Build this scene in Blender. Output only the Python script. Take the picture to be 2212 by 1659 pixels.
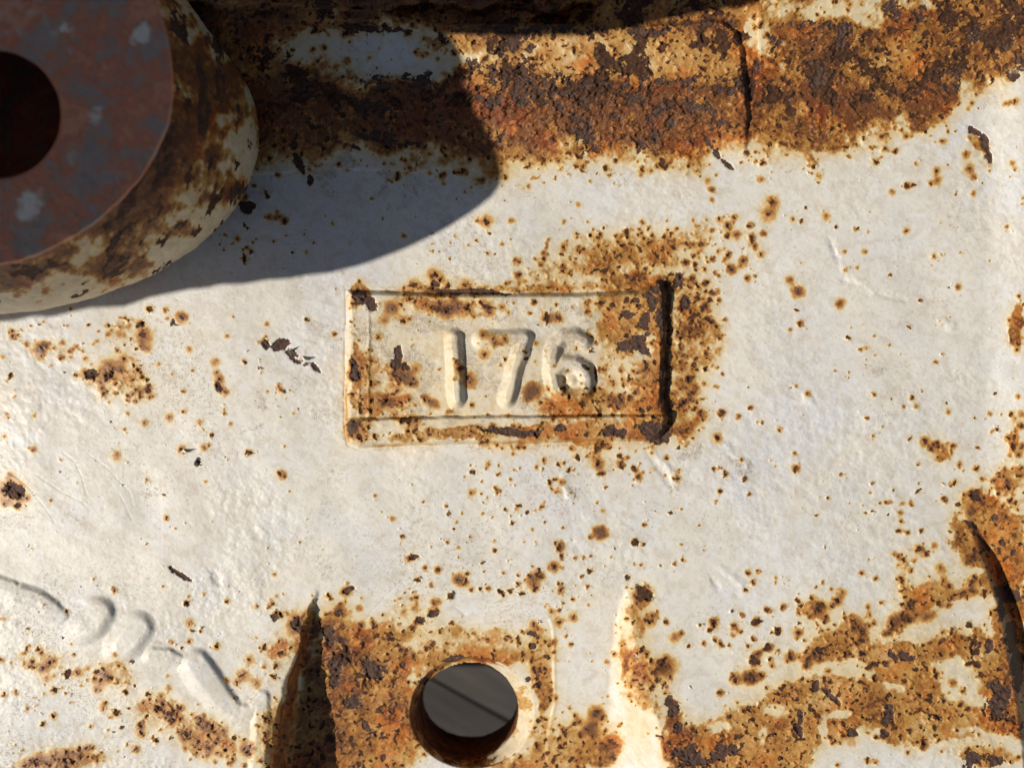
import bpy, math
import numpy as np

# ------------------------------------------------------------------ clearing
for o in list(bpy.data.objects):
    bpy.data.objects.remove(o)
scene = bpy.context.scene
C = scene.collection

# The casting lies in the plane z = 0. Lengths are planned in "u": 1 u = 0.1447 mm,
# x to the right, y downwards, origin at the upper left corner of the view.
S = 0.32 / 2212.0
CX, CY = 1106.0, 829.5
DIST = 1659.0                     # distance of the lens above the plate, in u
SUN_EL = math.radians(42.0)
SUN_AZ = math.radians(19.0)       # the sun stands to the left, a little below

# ------------------------------------------------------------------ camera
cam_d = bpy.data.cameras.new('camera')
cam_d.sensor_width = 36.0
cam_d.lens = 36.0 * DIST / 2212.0
cam_d.clip_start = 0.01
cam_d.clip_end = 50.0
cam_d.dof.use_dof = True
cam_d.dof.focus_distance = DIST * S
cam_d.dof.aperture_fstop = 7.0
cam = bpy.data.objects.new('camera', cam_d)
cam.location = (0, 0, DIST * S)
C.objects.link(cam)
scene.camera = cam

# ------------------------------------------------------------------ sky, sun
w = bpy.data.worlds.new('World')
scene.world = w
w.use_nodes = True
nt = w.node_tree
nt.nodes.clear()
sky = nt.nodes.new('ShaderNodeTexSky')
sky.sky_type = 'NISHITA'
sky.sun_disc = False
sky.sun_elevation = SUN_EL
tosun = (-math.cos(SUN_AZ) * math.cos(SUN_EL), -math.sin(SUN_AZ) * math.cos(SUN_EL), math.sin(SUN_EL))
sky.sun_rotation = math.atan2(tosun[0], tosun[1]) % (2 * math.pi)
bg = nt.nodes.new('ShaderNodeBackground')
bg.inputs['Strength'].default_value = 0.05
wo = nt.nodes.new('ShaderNodeOutputWorld')
nt.links.new(sky.outputs[0], bg.inputs['Color'])
nt.links.new(bg.outputs[0], wo.inputs['Surface'])
sl = bpy.data.lights.new('sun', 'SUN')
sl.energy = 5.0
sl.angle = math.radians(0.5)
sl.color = (1.0, 0.935, 0.835)
so = bpy.data.objects.new('sun', sl)
from mathutils import Vector
so.rotation_euler = Vector(tosun).to_track_quat('Z', 'Y').to_euler()
so.location = (-1, -0.3, 1)
C.objects.link(so)
scene.view_settings.view_transform = 'Standard'
scene.view_settings.look = 'None'
scene.view_settings.exposure = -0.16
scene.view_settings.gamma = 1.0

# ------------------------------------------------------------------ noise
_tab = {}
def vnoise(x, y, seed):
    if seed not in _tab:
        _tab[seed] = np.random.RandomState(seed).rand(256, 256).astype(np.float32)
    t = _tab[seed]
    xi = np.floor(x).astype(np.int32); yi = np.floor(y).astype(np.int32)
    fx = (x - xi).astype(np.float32); fy = (y - yi).astype(np.float32)
    fx = fx * fx * (3 - 2 * fx); fy = fy * fy * (3 - 2 * fy)
    x0 = xi & 255; x1 = (xi + 1) & 255; y0 = yi & 255; y1 = (yi + 1) & 255
    a = t[y0, x0]; b = t[y0, x1]; c = t[y1, x0]; d = t[y1, x1]
    return (a + (b - a) * fx) * (1 - fy) + (c + (d - c) * fx) * fy

def fbm(x, y, size, octv, seed, gain=0.5):
    """0..1 noise, features of about `size` u, turned a little per octave"""
    s = np.zeros(x.shape, np.float32); a = 1.0; n = 0.0; f = 1.0 / size
    for k in range(octv):
        ca, sa = math.cos(0.6 + k * 1.1), math.sin(0.6 + k * 1.1)
        s += a * vnoise((x * ca - y * sa) * f + 17.3 * k, (x * sa + y * ca) * f + 9.1 * k, seed + k)
        n += a; a *= gain; f *= 2.03
    return s / n

def ss(a, b, v):
    t = np.clip((v - a) / (b - a), 0, 1)
    return t * t * (3 - 2 * t)

def smooth_min(a, b, k):
    h = np.clip(0.5 + 0.5 * (b - a) / k, 0, 1)
    return b * (1 - h) + a * h - k * h * (1 - h)

def smooth_max(a, b, k):
    return -smooth_min(-a, -b, k)

def seg_dist(X, Y, pts, closed=False):
    d = np.full(X.shape, 1e9, np.float32)
    pts = list(pts) + ([pts[0]] if closed else [])
    for (x0, y0), (x1, y1) in zip(pts[:-1], pts[1:]):
        dx, dy = x1 - x0, y1 - y0
        L = dx * dx + dy * dy + 1e-9
        t = np.clip(((X - x0) * dx + (Y - y0) * dy) / L, 0, 1)
        d = np.minimum(d, np.hypot(X - x0 - t * dx, Y - y0 - t * dy))
    return d

def poly_sdf(X, Y, pts):
    """negative inside"""
    d = seg_dist(X, Y, pts, True)
    ins = np.zeros(X.shape, bool)
    n = len(pts)
    for i in range(n):
        x0, y0 = pts[i]; x1, y1 = pts[(i + 1) % n]
        if y0 == y1: continue
        c = ((Y < y0) != (Y < y1)) & (X < (x1 - x0) * (Y - y0) / (y1 - y0) + x0)
        ins ^= c
    return np.where(ins, -d, d)

def interp_line(v, pts):
    xs = [p[0] for p in pts]; ys = [p[1] for p in pts]
    return np.interp(v, xs, ys).astype(np.float32)

# ------------------------------------------------------------------ where the wear is
CR = {  # frames in which the marks were measured: x offset, y offset, factor
 'c1': (0, 0, .4249), 'c2': (705, 0, .4249), 'c3': (1465.6, 0, .4249), 'c4': (0, 663.5, .33745),
 'c5': (705, 564, .37495), 'c6': (1465.6, 580.6, .33745), 'c7': (0, 1161.2, .33745),
 'c8': (580.6, 1161.2, .33745), 'c9': (1244.1, 995.3, .43756), 'c12': (1907.6, 995.3, .29996),
 'd1': (447.9, 66.4, .29996), 'd2': (1078.2, 0, .26247), 'd3': (1119.7, 414.7, .29996),
 'd4': (746.5, 895.8, .30991), 'd5': (1410, 1285.6, .29996), 'q4': (1105.6, 829.4, .5), 'u': (0, 0, 1.0)}

# rust spots: x y core halo (in the units of their frame)
SPOTS = {
'c3': '''1035 698 14 34 715 895 12 26 710 928 7 8 1002 820 18 30 1050 760 16 24 1498 983 14 24 1408 990 7 14
 480 1025 20 46 460 1090 22 60 427 832 14 14 165 970 5 20 168 1020 10 22 648 1062 9 14 580 1115 12 24 625 1125 9 18
 750 1100 7 34 908 1165 13 18 800 1155 8 12 1160 1172 7 28 1165 945 16 30 1195 940 12 20 1310 870 14 34 1315 920 12 36
 1280 935 8 18 1085 975 8 24 1210 835 6 16 1465 785 14 34 1480 860 22 44 1500 905 10 22 1710 865 8 16 1685 905 6 10
 1670 1153 7 16 1392 1058 6 8 1548 932 6 8 1375 1152 5 5 1300 1305 15 24 1338 1300 8 10 1320 1330 6 8
 1425 1462 6 22 1230 1527 8 14 1578 1330 4 10 820 1545 4 34 608 1482 12 42 565 1425 6 34 910 1360 7 16 1078 1398 7 8
 850 1370 8 20 945 1280 4 22 842 1278 3 20 600 1580 8 12 508 1605 5 6 618 1645 15 22 972 1078 5 10 700 1050 4 6
 170 1175 9 20 250 1150 10 30 365 1148 12 20 245 1200 16 26 295 1195 8 32 375 1205 15 24 375 1225 12 22 430 1190 5 22
 255 1295 12 26 330 1325 14 32 270 1370 16 30 350 1415 12 26 390 1405 4 14 205 1400 8 14 75 1245 8 24 120 1245 6 10
 75 1305 10 20 28 1335 10 26 85 1350 10 16 65 1415 10 26 95 1490 8 16 165 1490 8 20 130 1560 12 24 205 1525 6 18
 170 1320 6 12 30 1270 6 6 190 1390 8 14 105 1280 5 16 235 1625 6 14 145 1620 14 24 105 1650 12 18 135 1440 9 18
 850 745 14 24 905 735 12 14 975 755 10 18 685 850 14 18 675 885 6 12 870 800 10 16 740 755 8 14 1105 775 7 14
 600 730 16 30 535 735 22 40 680 745 10 18 1190 590 16 22 1290 520 14 22 1510 485 10 16 1700 830 4 30 1580 870 7 12
 1075 1400 7 8 890 1520 5 6 1640 1330 3 6 1750 1010 6 12 1745 1040 6 10''',
'c4': '''455 12 14 20 960 15 22 36 1060 20 10 26 435 122 10 18 200 120 6 14 275 95 5 18 570 115 8 22 795 72 10 24
 765 130 10 26 1070 75 8 20 1165 72 18 44 1160 60 10 50 85 185 14 34 70 150 8 30 135 150 8 18 95 205 8 14
 170 240 8 26 260 250 12 40 270 315 16 36 240 280 5 60 300 245 8 40 395 230 5 34 470 265 12 30 545 330 10 34 325 375 8 18
 455 320 7 18 628 158 6 14 690 175 7 30 600 240 5 14 620 220 3 24 895 110 24 44 915 175 22 60 930 195 16 60 940 265 8 40
 750 275 12 26 865 270 10 16 745 210 5 10 830 215 5 8 700 380 5 70 790 335 8 60 690 430 4 80 848 335 8 26 880 345 8 14
 855 375 10 18 885 410 16 34 590 440 36 56 680 448 24 44 650 522 16 34 490 435 14 32 710 425 6 26 935 465 14 20 895 545 20 26
 840 505 14 28 845 468 10 20 735 495 10 20 808 500 8 14 850 555 10 20 815 600 14 18 868 605 12 26 738 555 8 14 818 680 9 18
 540 420 8 40 640 480 8 30 770 400 4 50 800 785 10 20 220 690 4 24 385 605 5 6 705 742 6 6 645 685 3 3 1015 370 8 26
 1175 540 16 22 1232 405 8 18 1100 430 5 18 1210 270 10 36 1450 185 5 26 1495 60 5 16 1705 105 8 28 1970 78 18 28
 2145 178 14 22 1560 345 10 22 1180 668 6 30 1085 710 14 46 925 740 10 36 1275 740 10 34 1400 500 26 46 1440 545 28 44
 1385 420 6 34 1410 460 8 38 1380 350 4 44 1435 680 12 24 1435 650 8 14 1475 750 6 24 1350 818 12 28 1160 910 20 50
 1310 900 10 34 1590 930 12 40 745 950 7 50 215 912 8 34 180 900 3 14 30 825 6 26 40 690 8 26 1790 1065 22 44 1815 1080 10 36
 938 1105 12 24 1315 1115 7 22 1065 1352 10 32 1188 1380 5 10 1120 1415 6 14 325 1240 6 18 170 1225 14 38 60 1075 7 40
 90 1160 34 80 110 1200 30 76 20 1170 10 60 110 1270 18 40 30 1250 8 44 250 1010 3 3 490 1120 3 10 1912 655 6 8 1668 850 5 10
 1785 505 12 24 1800 535 14 30 1832 588 7 8 1710 545 5 16 1665 425 9 8 1668 355 7 7 1755 595 6 8 1650 545 6 10 1880 680 4 14
 1300 778 8 8 1855 530 5 10 65 345 6 10 40 480 8 18 70 440 14 24 90 575 5 18 95 535 5 12 180 495 4 8 15 320 6 24''',
'c6': '''95 70 16 30 120 190 16 24 210 155 9 18 170 245 20 30 235 160 8 20 120 295 18 30 190 325 20 34 75 400 18 22
 265 440 18 22 175 545 16 28 115 575 10 26 60 565 6 18 240 535 7 12 175 640 16 20 280 672 8 16 250 760 5 20
 35 860 26 40 100 790 20 40 60 720 16 60 150 940 18 40 275 925 20 36 380 948 12 26 250 1080 20 50 535 985 12 18
 465 890 12 24 645 1030 14 24 715 390 5 22 780 350 16 26 752 270 8 16 818 382 5 14 770 150 14 46 1035 220 4 40 
 1085 440 14 22 1105 465 6 6 1165 520 16 22 1198 578 9 12 1205 510 4 24 1348 488 10 18 1258 555 8 14 1255 430 5 18 1478 375 14 16
 1355 40 8 8 1550 200 10 16 1795 115 6 26 1740 310 7 8 755 752 12 22 830 800 22 34 1250 805 18 26 1360 840 9 12
 1495 830 16 26 1520 880 18 24 1445 885 6 18 1695 550 10 16 1650 600 16 24 1000 655 9 14 1090 665 9 14 
 1205 955 8 22 1710 860 10 10 1725 915 14 30 1245 1075 14 20 1305 1010 10 8 1895 950 14 16 1995 930 7 26 2030 800 12 16
 2065 935 5 16 1965 965 7 9 2038 1030 12 20 2005 1045 10 20 1910 1140 8 18 1530 1250 10 20 1905 1280 14 34 1945 1345 14 26
 745 1185 16 26 755 1280 18 34 600 1230 7 8 620 1265 10 18 425 1345 14 14 260 1425 14 20 225 1280 9 16 260 1275 8 14
 298 1312 14 22 400 1220 14 24 1040 1318 9 14 1238 1372 14 20 1155 1365 6 8 1375 1415 10 16 1535 1425 16 22 1535 1375 8 14
 1770 1365 18 30 1740 1385 14 20 1695 1370 8 14 1800 1250 10 30 1825 1295 12 12 2085 1285 14 26 2140 1280 10 16 2190 1280 12 18
 2050 1310 8 20 2110 1360 6 30 2005 1405 10 16 2050 1445 14 18 1880 1440 20 36 1920 1450 20 30 1690 1470 6 18 2090 1225 9 10
 2120 1095 12 30 2150 1140 24 40 2175 1190 20 36 2190 1010 18 40 2175 820 18 30 2200 930 10 40 1575 1110 12 40 1480 1085 14 24
 1760 1135 20 36 1640 1130 14 44 1700 1165 12 30 110 100 8 16 15 70 14 20 30 225 36 40 20 265 20 30 85 270 16 22
 10 540 12 30 10 600 14 30 20 640 20 36 10 770 14 30 15 1045 14 24 5 1140 14 20 75 500 5 14 130 440 4 14
 455 1445 8 10 900 1465 5 10 1225 1435 3 14 170 830 5 8 230 850 3 8''',
'c7': '''600 262 10 18 738 340 10 30 720 325 5 18 1040 315 12 22 1195 410 16 24 1210 375 8 16 1185 430 10 20 1303 355 10 22
 1455 405 14 28 1595 188 5 8 1755 240 3 24 860 388 4 8 1635 440 8 24 1765 375 5 18 1812 360 6 16 1835 485 8 16
 1738 420 10 30 1720 445 10 24 1765 500 22 34 1212 545 10 42 1225 600 10 18 1285 600 12 20 1210 660 8 30 1100 665 8 26 1390 695 18 38
 1165 705 4 14 1135 800 5 10 1070 885 5 22 1600 780 12 50 1550 880 16 60 1640 930 14 50 1450 910 5 30 1640 640 8 16
 1660 700 8 14 1515 930 10 30 1770 820 26 36 1690 820 14 26 1750 890 26 34 1800 740 24 36 1900 575 34 90 1895 520 14 60
 430 470 10 18 180 580 8 18 15 520 5 24 5 780 16 34 68 800 4 16 455 680 5 16 470 750 12 20 190 820 14 22
 1155 845 6 8 1500 1025 8 14 1270 828 4 4 700 1150 4 20 95 1325 3 14 870 1355 22 36 865 1350 14 30 815 1325 8 20 755 1365 4 14
 770 1215 8 18 580 1205 14 22 690 1230 10 20 275 1190 14 30 340 1140 18 40 340 975 14 36 395 960 10 18 420 1000 8 16
 215 1025 10 14 100 990 8 30 25 1005 18 34 175 1090 8 24 280 1000 3 16 800 980 14 30 860 945 8 14 1080 965 6 34 1030 1010 14 36
 950 1000 14 30 985 1080 8 18 1010 1100 14 40 1080 1130 16 50 1050 1060 10 50 1120 1160 14 44 1160 1090 14 36 900 1190 20 40 
 905 1250 14 50 740 1120 24 44 670 1060 10 40 660 1090 8 36 1170 1255 18 44 1180 1290 8 40 995 1300 20 26 975 1275 10 20 1085 1280 14 20
 1290 1170 14 44 1330 1200 12 60 1430 1230 14 40 1300 1220 10 50 1400 1290 6 60 1340 1340 14 44 1250 1330 14 44 1325 1390 12 44
 1500 1280 18 28 1480 1330 10 30 1490 1390 14 26 1600 1340 26 60 1570 1350 6 60 1245 1390 7 16 1210 1420 5 14
 500 860 18 50 435 870 24 30 270 830 6 60 340 790 8 60 300 900 5 40 640 920 8 60 670 880 14 50 700 900 10 44 620 970 10 36
 560 830 14 26 600 900 14 20 520 950 10 20 410 870 12 22 345 880 8 22 735 750 16 26 830 790 12 16 760 820 10 34
 500 1390 8 80 400 1430 10 100 300 1440 14 90 160 1455 14 60 420 1375 10 34 240 1420 14 60''',
'c8': '''920 125 26 30 890 140 14 30 950 270 22 30 505 340 30 48 480 345 16 40 380 375 18 30 398 392 14 24 1058 425 9 8 920 350 12 16
 875 352 9 14 1060 412 14 40 1045 485 32 44 1075 470 18 36 970 530 30 44 940 545 14 34 1160 375 26 36 915 445 14 20 1005 190 7 14
 1080 210 12 22 1035 300 7 14 1230 270 24 54 1255 290 18 34 1210 265 8 48 1275 230 15 16 1295 335 20 26 1385 295 8 10 1355 325 14 20
 1405 325 20 28 1485 345 24 28 1500 370 16 22 1548 342 22 26 1595 300 18 22 1625 355 16 26 1598 240 16 18 1668 242 14 18 1690 270 18 50
 1720 235 18 36 1735 245 16 36 1750 245 12 30 1710 325 20 30 1700 300 12 50 1690 180 10 12 1722 205 12 20 1638 268 7 14 
 1360 160 8 14 1375 212 10 14 1497 225 12 18 1528 150 8 8 1870 55 26 26 1835 30 12 18 1855 72 16 20 1875 118 12 18 1872 145 8 14
 1820 190 14 40 1880 190 8 16 1858 295 16 20 1875 330 18 28 1860 345 12 30 1815 340 8 8 1878 420 14 20 1858 465 8 20 1765 440 8 14
 1995 255 10 12 1950 395 16 20 2070 210 10 10 2045 205 8 10 1965 130 8 12 2015 120 5 14 2055 120 3 14 2065 372 7 10 2035 310 6 14 1950 510 18 50
 2045 430 5 18 1900 630 16 24 1935 685 14 32 1825 665 18 34 1855 540 16 50 1810 470 14 34 2055 735 7 12 2070 790 7 14 1920 790 5 12
 2165 795 5 26 1920 1090 8 20 2080 1130 30 60 2105 1110 20 50 2170 1015 4 14 2060 1210 5 50 1440 80 7 20 1145 30 6 14 1215 130 4 8
 1035 58 7 8 1710 40 5 6 1300 180 5 8 1180 230 5 12 1215 65 4 20 1095 410 4 30 575 450 6 36 480 485 14 50 435 460 8 40 590 385 4 18
 195 565 30 80 75 490 24 34 40 500 14 24''',
'c9': '''105 15 26 44 125 60 16 26 225 18 16 28 285 40 14 20 310 75 14 26 498 85 24 24 510 45 7 14 740 65 14 20 680 42 10 14
 708 38 8 10 710 150 14 20 690 200 8 14 835 90 14 12 855 165 10 14 1085 38 16 30 1308 68 10 14 1245 185 9 12 1355 205 5 8
 1190 265 6 12 1120 235 5 6 605 320 7 6 335 318 12 18 392 250 6 6 465 258 8 12 520 240 5 12 120 350 4 34 130 365 4 36 90 345 3 30 72 380 9 8
 290 400 14 18 333 415 8 8 520 412 6 12 415 512 5 10 320 512 7 10 485 510 9 14 528 490 12 18 630 442 6 10 190 432 6 8 145 130 6 10
 255 575 14 16 250 625 8 14 330 680 24 50 340 650 40 30 285 790 10 16 370 795 22 40 445 795 16 20 400 745 8 18 490 870 3 40
 525 855 12 18 560 912 9 14 630 900 8 18 850 550 12 24 900 545 14 22 875 600 16 24 985 600 9 14 1050 590 6 8 840 640 16 18
 940 735 18 24 1025 718 14 24 1095 690 12 18 985 575 8 14 1410 555 14 24 1480 580 14 22 1445 485 7 12 1635 355 12 24 1595 345 16 18 1705 345 12 20
 1605 300 9 20 1825 200 12 18 1815 185 8 18 1890 215 16 20 1655 210 16 18 1530 205 12 14 1555 205 9 12 1610 208 6 20 1465 250 10 12 1430 258 7 12
 1540 262 7 9 1600 258 5 20 1420 222 5 9 1500 210 5 10 1215 605 12 18 1260 635 8 18 1315 650 12 34 1185 625 5 14 
 895 795 22 28 820 760 9 12 770 745 7 9 995 840 20 24 1095 845 18 30 780 815 16 24 775 860 8 20 685 790 20 26 690 880 14 22 715 905 12 18
 760 912 10 14 875 880 14 18 660 835 9 16 845 910 8 12 945 920 20 20 1000 935 6 14 900 950 18 26 960 980 12 20 970 1010 9 22 1060 960 18 34
 1200 725 18 50 1190 740 14 44 1240 770 10 12 1155 770 8 20 1100 800 7 10 790 1080 22 30 870 1065 30 44 840 1070 20 34 910 1055 16 30 
 885 990 20 34 1140 1005 22 30 1180 945 10 30 1230 930 12 34 1270 940 14 26 1205 970 14 36 1330 960 16 24 1300 980 10 20 1260 720 8 24 
 1290 690 14 40 1310 840 8 30 1380 800 16 50 1410 830 14 50 1450 760 8 26 1510 700 14 18 1440 720 8 26 1470 800 14 24 715 1140 12 24 
 550 1175 4 6 565 1108 5 6 435 1105 14 16 370 985 10 20 395 1030 20 40 450 1015 20 60 435 1025 10 66 1610 595 22 34 1620 490 14 30 1670 490 12 20
 1610 640 16 30 1690 440 18 40 1730 460 14 24 1770 420 10 30 1800 530 10 40 1815 585 20 28 1845 620 14 26 1880 660 14 26 1910 660 16 34
 1950 600 26 44 1965 640 16 40 2020 655 20 24 1660 695 24 40 1720 710 8 30 1800 710 16 22 1840 710 8 24 1610 710 12 18 1620 780 20 50 1590 790 14 50
 1560 810 16 40 1550 850 10 24 1680 760 8 50 1730 770 8 40 1450 925 12 26 1855 850 18 22 1940 810 14 24 1480 1485 14 20 1440 1480 16 26
 1665 1390 10 20 1780 1385 8 14 1720 1390 14 34 1860 1095 14 34 1910 1135 12 26 1640 1440 12 20 1290 1500 12 18 300 710 6 20
 105 1245 20 40 60 1330 6 60 95 1350 5 50 20 1440 10 50''',
'c12': '''660 240 34 60 700 270 26 50 630 330 20 60 640 380 6 70 730 310 24 40 800 395 24 50 760 330 10 60 865 320 20 34 910 290 14 26
 830 240 16 18 715 130 14 22 785 195 10 14 875 65 16 26 935 60 10 16 985 60 14 20 835 95 12 22 890 150 8 40 900 200 6 34 1005 440 14 30
 880 400 14 50 920 420 8 44 860 590 24 34 935 540 24 34 815 460 14 30 860 490 10 26 990 605 18 24 905 585 10 24 840 640 20 40 935 655 30 30
 885 690 16 26 930 750 18 30 560 570 22 50 615 480 8 30 650 690 20 50 600 700 6 60 730 810 12 24 480 510 14 26 470 570 10 14''',
'd1': '''445 1340 16 40 560 1370 24 44 490 1350 8 30 500 1300 10 20 520 1340 12 40 430 1190 22 20 415 1160 14 12 540 890 8 24 620 940 8 24
 1315 1080 7 18 1700 1105 20 20 1185 1205 16 20 1420 1480 7 30 905 1390 7 18 1790 1218 10 14 1400 1180 4 4 1890 1165 5 5 850 1340 5 16
 1265 1360 8 14 1620 1460 5 12 1500 1340 7 12 2145 1220 8 8 1415 1300 4 6 730 1405 5 6 1248 1428 6 6 700 1465 9 8 568 1480 12 12
 478 1510 14 20 330 1525 14 14 215 1500 14 34 120 1580 14 20 760 1530 7 14 615 1600 12 16 405 1605 7 8 285 1560 20 22 310 1590 22 22
 265 1640 26 26 255 1580 14 16 85 1545 8 10 120 1470 14 12 265 1405 14 14 290 1425 10 12 715 1600 3 24 2005 1375 22 70 1940 1370 8 20 2040 1460 16 22
 1998 1380 8 12 1930 1510 14 24 1785 1480 4 20 1750 1525 6 16 1880 1545 6 20 2180 1500 10 16 2020 1610 12 24 2120 1540 8 24 2190 1370 14 40
 1620 1590 14 18 1740 1640 12 18 2070 1610 7 14 1680 1540 4 12 1345 965 10 20 1370 1040 20 30 1460 990 20 34 1500 1005 14 24 1600 1025 14 28
 1705 1030 18 28 1780 1020 14 20 1870 1035 14 20 2070 985 22 40 1650 1010 8 14 2025 910 12 20 1965 965 8 12 1495 1060 6 8 1150 1165 5 10''',
'd2': '''350 1355 20 26 460 1470 16 24 420 1325 16 26 270 1470 8 22 330 1460 7 16 905 1450 14 26 690 1410 18 26 570 1430 12 18 505 1395 18 30
 1160 1450 8 24 750 1495 8 22 715 1335 16 22 740 1245 20 26 640 1290 20 24 1000 1440 6 14 935 1515 7 14 985 1530 9 10 1350 1350 34 60
 1390 1365 20 30 1430 1380 10 20 1560 1370 20 30 1600 1350 16 30 1650 1450 10 20 1785 1440 7 24 1710 1490 5 44 1750 1560 6 40 2165 1350 20 20 2105 1330 10 30
 2150 1480 8 44 75 1285 22 40 130 1300 14 44 180 1160 8 60 265 1255 14 60 300 1285 14 30 220 1240 10 30 345 1190 8 30 2035 1260 26 40
 1660 1250 14 30 1640 1300 10 34 30 1420 4 6 135 1530 5 6 80 1535 5 6 195 1515 6 8''',
'd3': '''205 370 7 20 180 435 10 32 208 450 12 10 160 530 16 26 325 220 8 28 430 90 3 30 375 190 7 8 495 218 16 22 540 275 14 20
 615 258 16 20 520 315 16 26 580 390 14 32 645 390 14 24 625 490 16 40 565 560 20 28 470 550 16 18 465 575 10 22 410 520 8 44 420 475 9 10
 315 550 12 18 285 550 6 14 540 465 10 12 735 330 12 26 775 280 22 26 825 385 24 30 800 375 12 26 720 465 18 22 850 490 8 12 890 480 16 24
 880 300 12 34 930 265 8 24 905 330 8 16 1040 400 20 40 1120 405 18 44 1085 370 10 60 990 455 24 26 1080 440 24 34 1100 470 14 24 1100 310 16 18
 1195 375 8 8 1330 380 16 14 1250 380 7 30 1195 515 18 30 1270 525 14 24 1260 465 12 22 1300 480 8 20 1390 280 9 24 1505 245 12 28 1505 320 18 28
 1575 310 10 32 1665 240 14 22 1680 320 16 24 1690 350 16 22 1760 300 5 24 1520 450 18 28 1620 490 16 36 1540 565 24 38 1600 530 6 36
 1650 620 12 30 1705 605 5 14 1440 605 18 24 1410 580 16 16 1475 505 6 18 1410 495 8 22 1240 630 14 30 1340 660 14 24 1150 640 40 60
 1185 790 40 50 1170 850 20 34 1270 765 10 30 1355 825 16 40 1440 720 8 24 1400 735 12 20 1330 770 6 24 1440 780 12 22 1380 855 8 24 1285 885 20 40
 1365 920 22 34 1400 935 14 24 1480 920 10 22 1310 935 14 24 1240 1000 18 24 1450 1050 18 22 1465 1030 8 14 1455 1125 8 16 1350 1165 14 30 1280 1200 12 26
 1220 1185 8 22 1350 1275 14 26 1470 1310 8 14 1130 1160 10 30 1160 1230 16 24 1215 1345 14 30 1240 1330 20 26 1265 1440 18 40 1225 1450 16 40 1200 1500 22 40
 1175 1530 30 44 1300 1590 20 30 1330 1630 20 34 1465 1590 20 34 1585 1615 14 24 1675 1555 10 22 1340 1490 8 14 1205 1580 16 30 1185 1400 12 34
 1140 1380 20 44 1410 1400 4 20 1665 1405 10 14 745 1295 16 30 745 1350 14 24 820 1380 9 12 750 1195 10 20 690 1205 5 14 900 1285 14 60 960 1310 8 50
 110 795 14 30 210 905 26 40 280 905 24 40 390 830 6 24 130 1090 6 30 265 1255 14 24 420 1130 10 24 355 1290 14 24 195 1150 7 14 80 1440 8 60 110 1430 4 50
 60 1495 12 20 120 1225 8 20 655 1490 14 50 690 1500 6 60 730 1520 16 44 720 1550 16 40 800 1500 8 50 895 1490 8 40 850 1430 6 50 930 1550 10 30''',
'd4': '''885 400 22 18 1070 415 22 18 1065 355 10 20 990 345 12 26 985 375 10 18 1165 275 16 18 1162 320 6 8 1385 315 22 26 1370 385 8 16
 1175 385 14 12 1215 370 8 16 1330 365 9 28 1480 345 18 26 1520 335 16 24 1555 385 20 28 1590 385 9 20 1620 295 22 26 1685 290 14 22
 1765 345 20 50 1790 410 16 26 1750 235 20 34 1790 230 16 30 1830 200 14 30 1915 290 20 30 1920 355 24 30 2010 375 16 22 2040 435 22 26
 2005 450 6 10 1480 540 20 30 1440 520 14 24 1420 470 20 34 1460 445 20 26 1510 470 16 40 1050 520 18 26 1060 540 14 24 1080 530 10 16 1180 490 10 18 1150 450 7 20
 955 465 7 16 950 548 12 16 960 608 9 14 985 580 4 16 880 540 14 42 915 330 6 10 820 458 4 8 208 565 7 22 470 490 6 14 540 605 12 10 700 635 14 12
 812 685 14 14 715 690 16 10 1120 662 18 14 1210 635 20 24 1190 660 12 20 1265 680 16 22 1320 665 10 14 1370 640 14 26 1380 610 9 8 1160 750 14 18
 960 690 5 20 1020 715 8 14 1155 710 7 14 755 795 7 16 772 748 5 18 865 745 5 8 870 855 9 14 710 890 8 20 1035 878 4 16 1045 942 10 24 325 720 7 34
 395 850 14 30 250 680 4 12 590 918 8 8 380 788 5 6 1515 790 16 20 1385 750 10 16 1300 800 9 18 1325 885 6 14 1240 888 2 14 1705 855 14 18 1790 830 4 54
 1770 810 4 50 2080 770 14 22 2030 890 24 28 2010 880 14 18 2075 908 9 10 2000 808 6 10 1875 930 6 7 1460 890 8 16 1500 915 30 30 1480 925 16 26 1505 985 18 24
 1450 1055 16 50 2010 1045 4 18 2055 1045 10 18 1640 1130 12 18 1600 1000 12 22 1655 1000 8 18 1660 955 6 10 1710 985 6 14 1685 1190 8 12 1715 1195 5 8
 785 990 5 14 550 1065 8 28 640 1080 20 36 600 1185 7 24 1705 1090 20 16 1850 995 3 14 1600 570 8 14 1750 610 5 18 1790 670 10 24 1860 750 3 3
 1600 525 8 8 1560 545 8 10 1590 620 6 12 1500 590 6 12 1810 505 6 14 1890 565 7 10 2000 490 9 10''',
'd5': '''825 105 18 26 850 120 8 20 940 85 16 30 1045 35 16 26 1185 100 24 60 1250 155 16 20 750 195 26 32 440 185 26 36 585 225 18 34 725 310 18 22
 900 255 24 26 1045 265 20 44 1040 310 12 20 205 275 18 26 415 250 18 20 260 365 12 18 370 345 14 26 550 360 10 18 450 325 16 24 480 350 14 24 495 365 10 20
 830 385 20 24 765 415 20 28 905 400 12 22 1000 445 12 50 685 370 12 18 1200 260 9 14 1185 215 14 18 1160 315 8 16 340 215 10 18 575 115 6 12 645 140 14 18
 740 480 30 46 600 600 34 50 690 600 36 60 730 595 26 50 790 580 14 30 1105 505 26 44 1125 455 10 40 1165 410 14 50 1205 455 16 50 1270 425 14 30 1270 380 10 24
 1340 465 14 24 1390 430 16 30 1510 250 22 34 1495 320 16 50 1465 350 14 40 1820 175 28 50 1730 185 20 44 1710 270 18 30 1880 60 26 50 2065 60 20 34 2130 75 14 30 2015 140 8 50
 485 705 10 34 600 0 6 10''',
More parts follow.
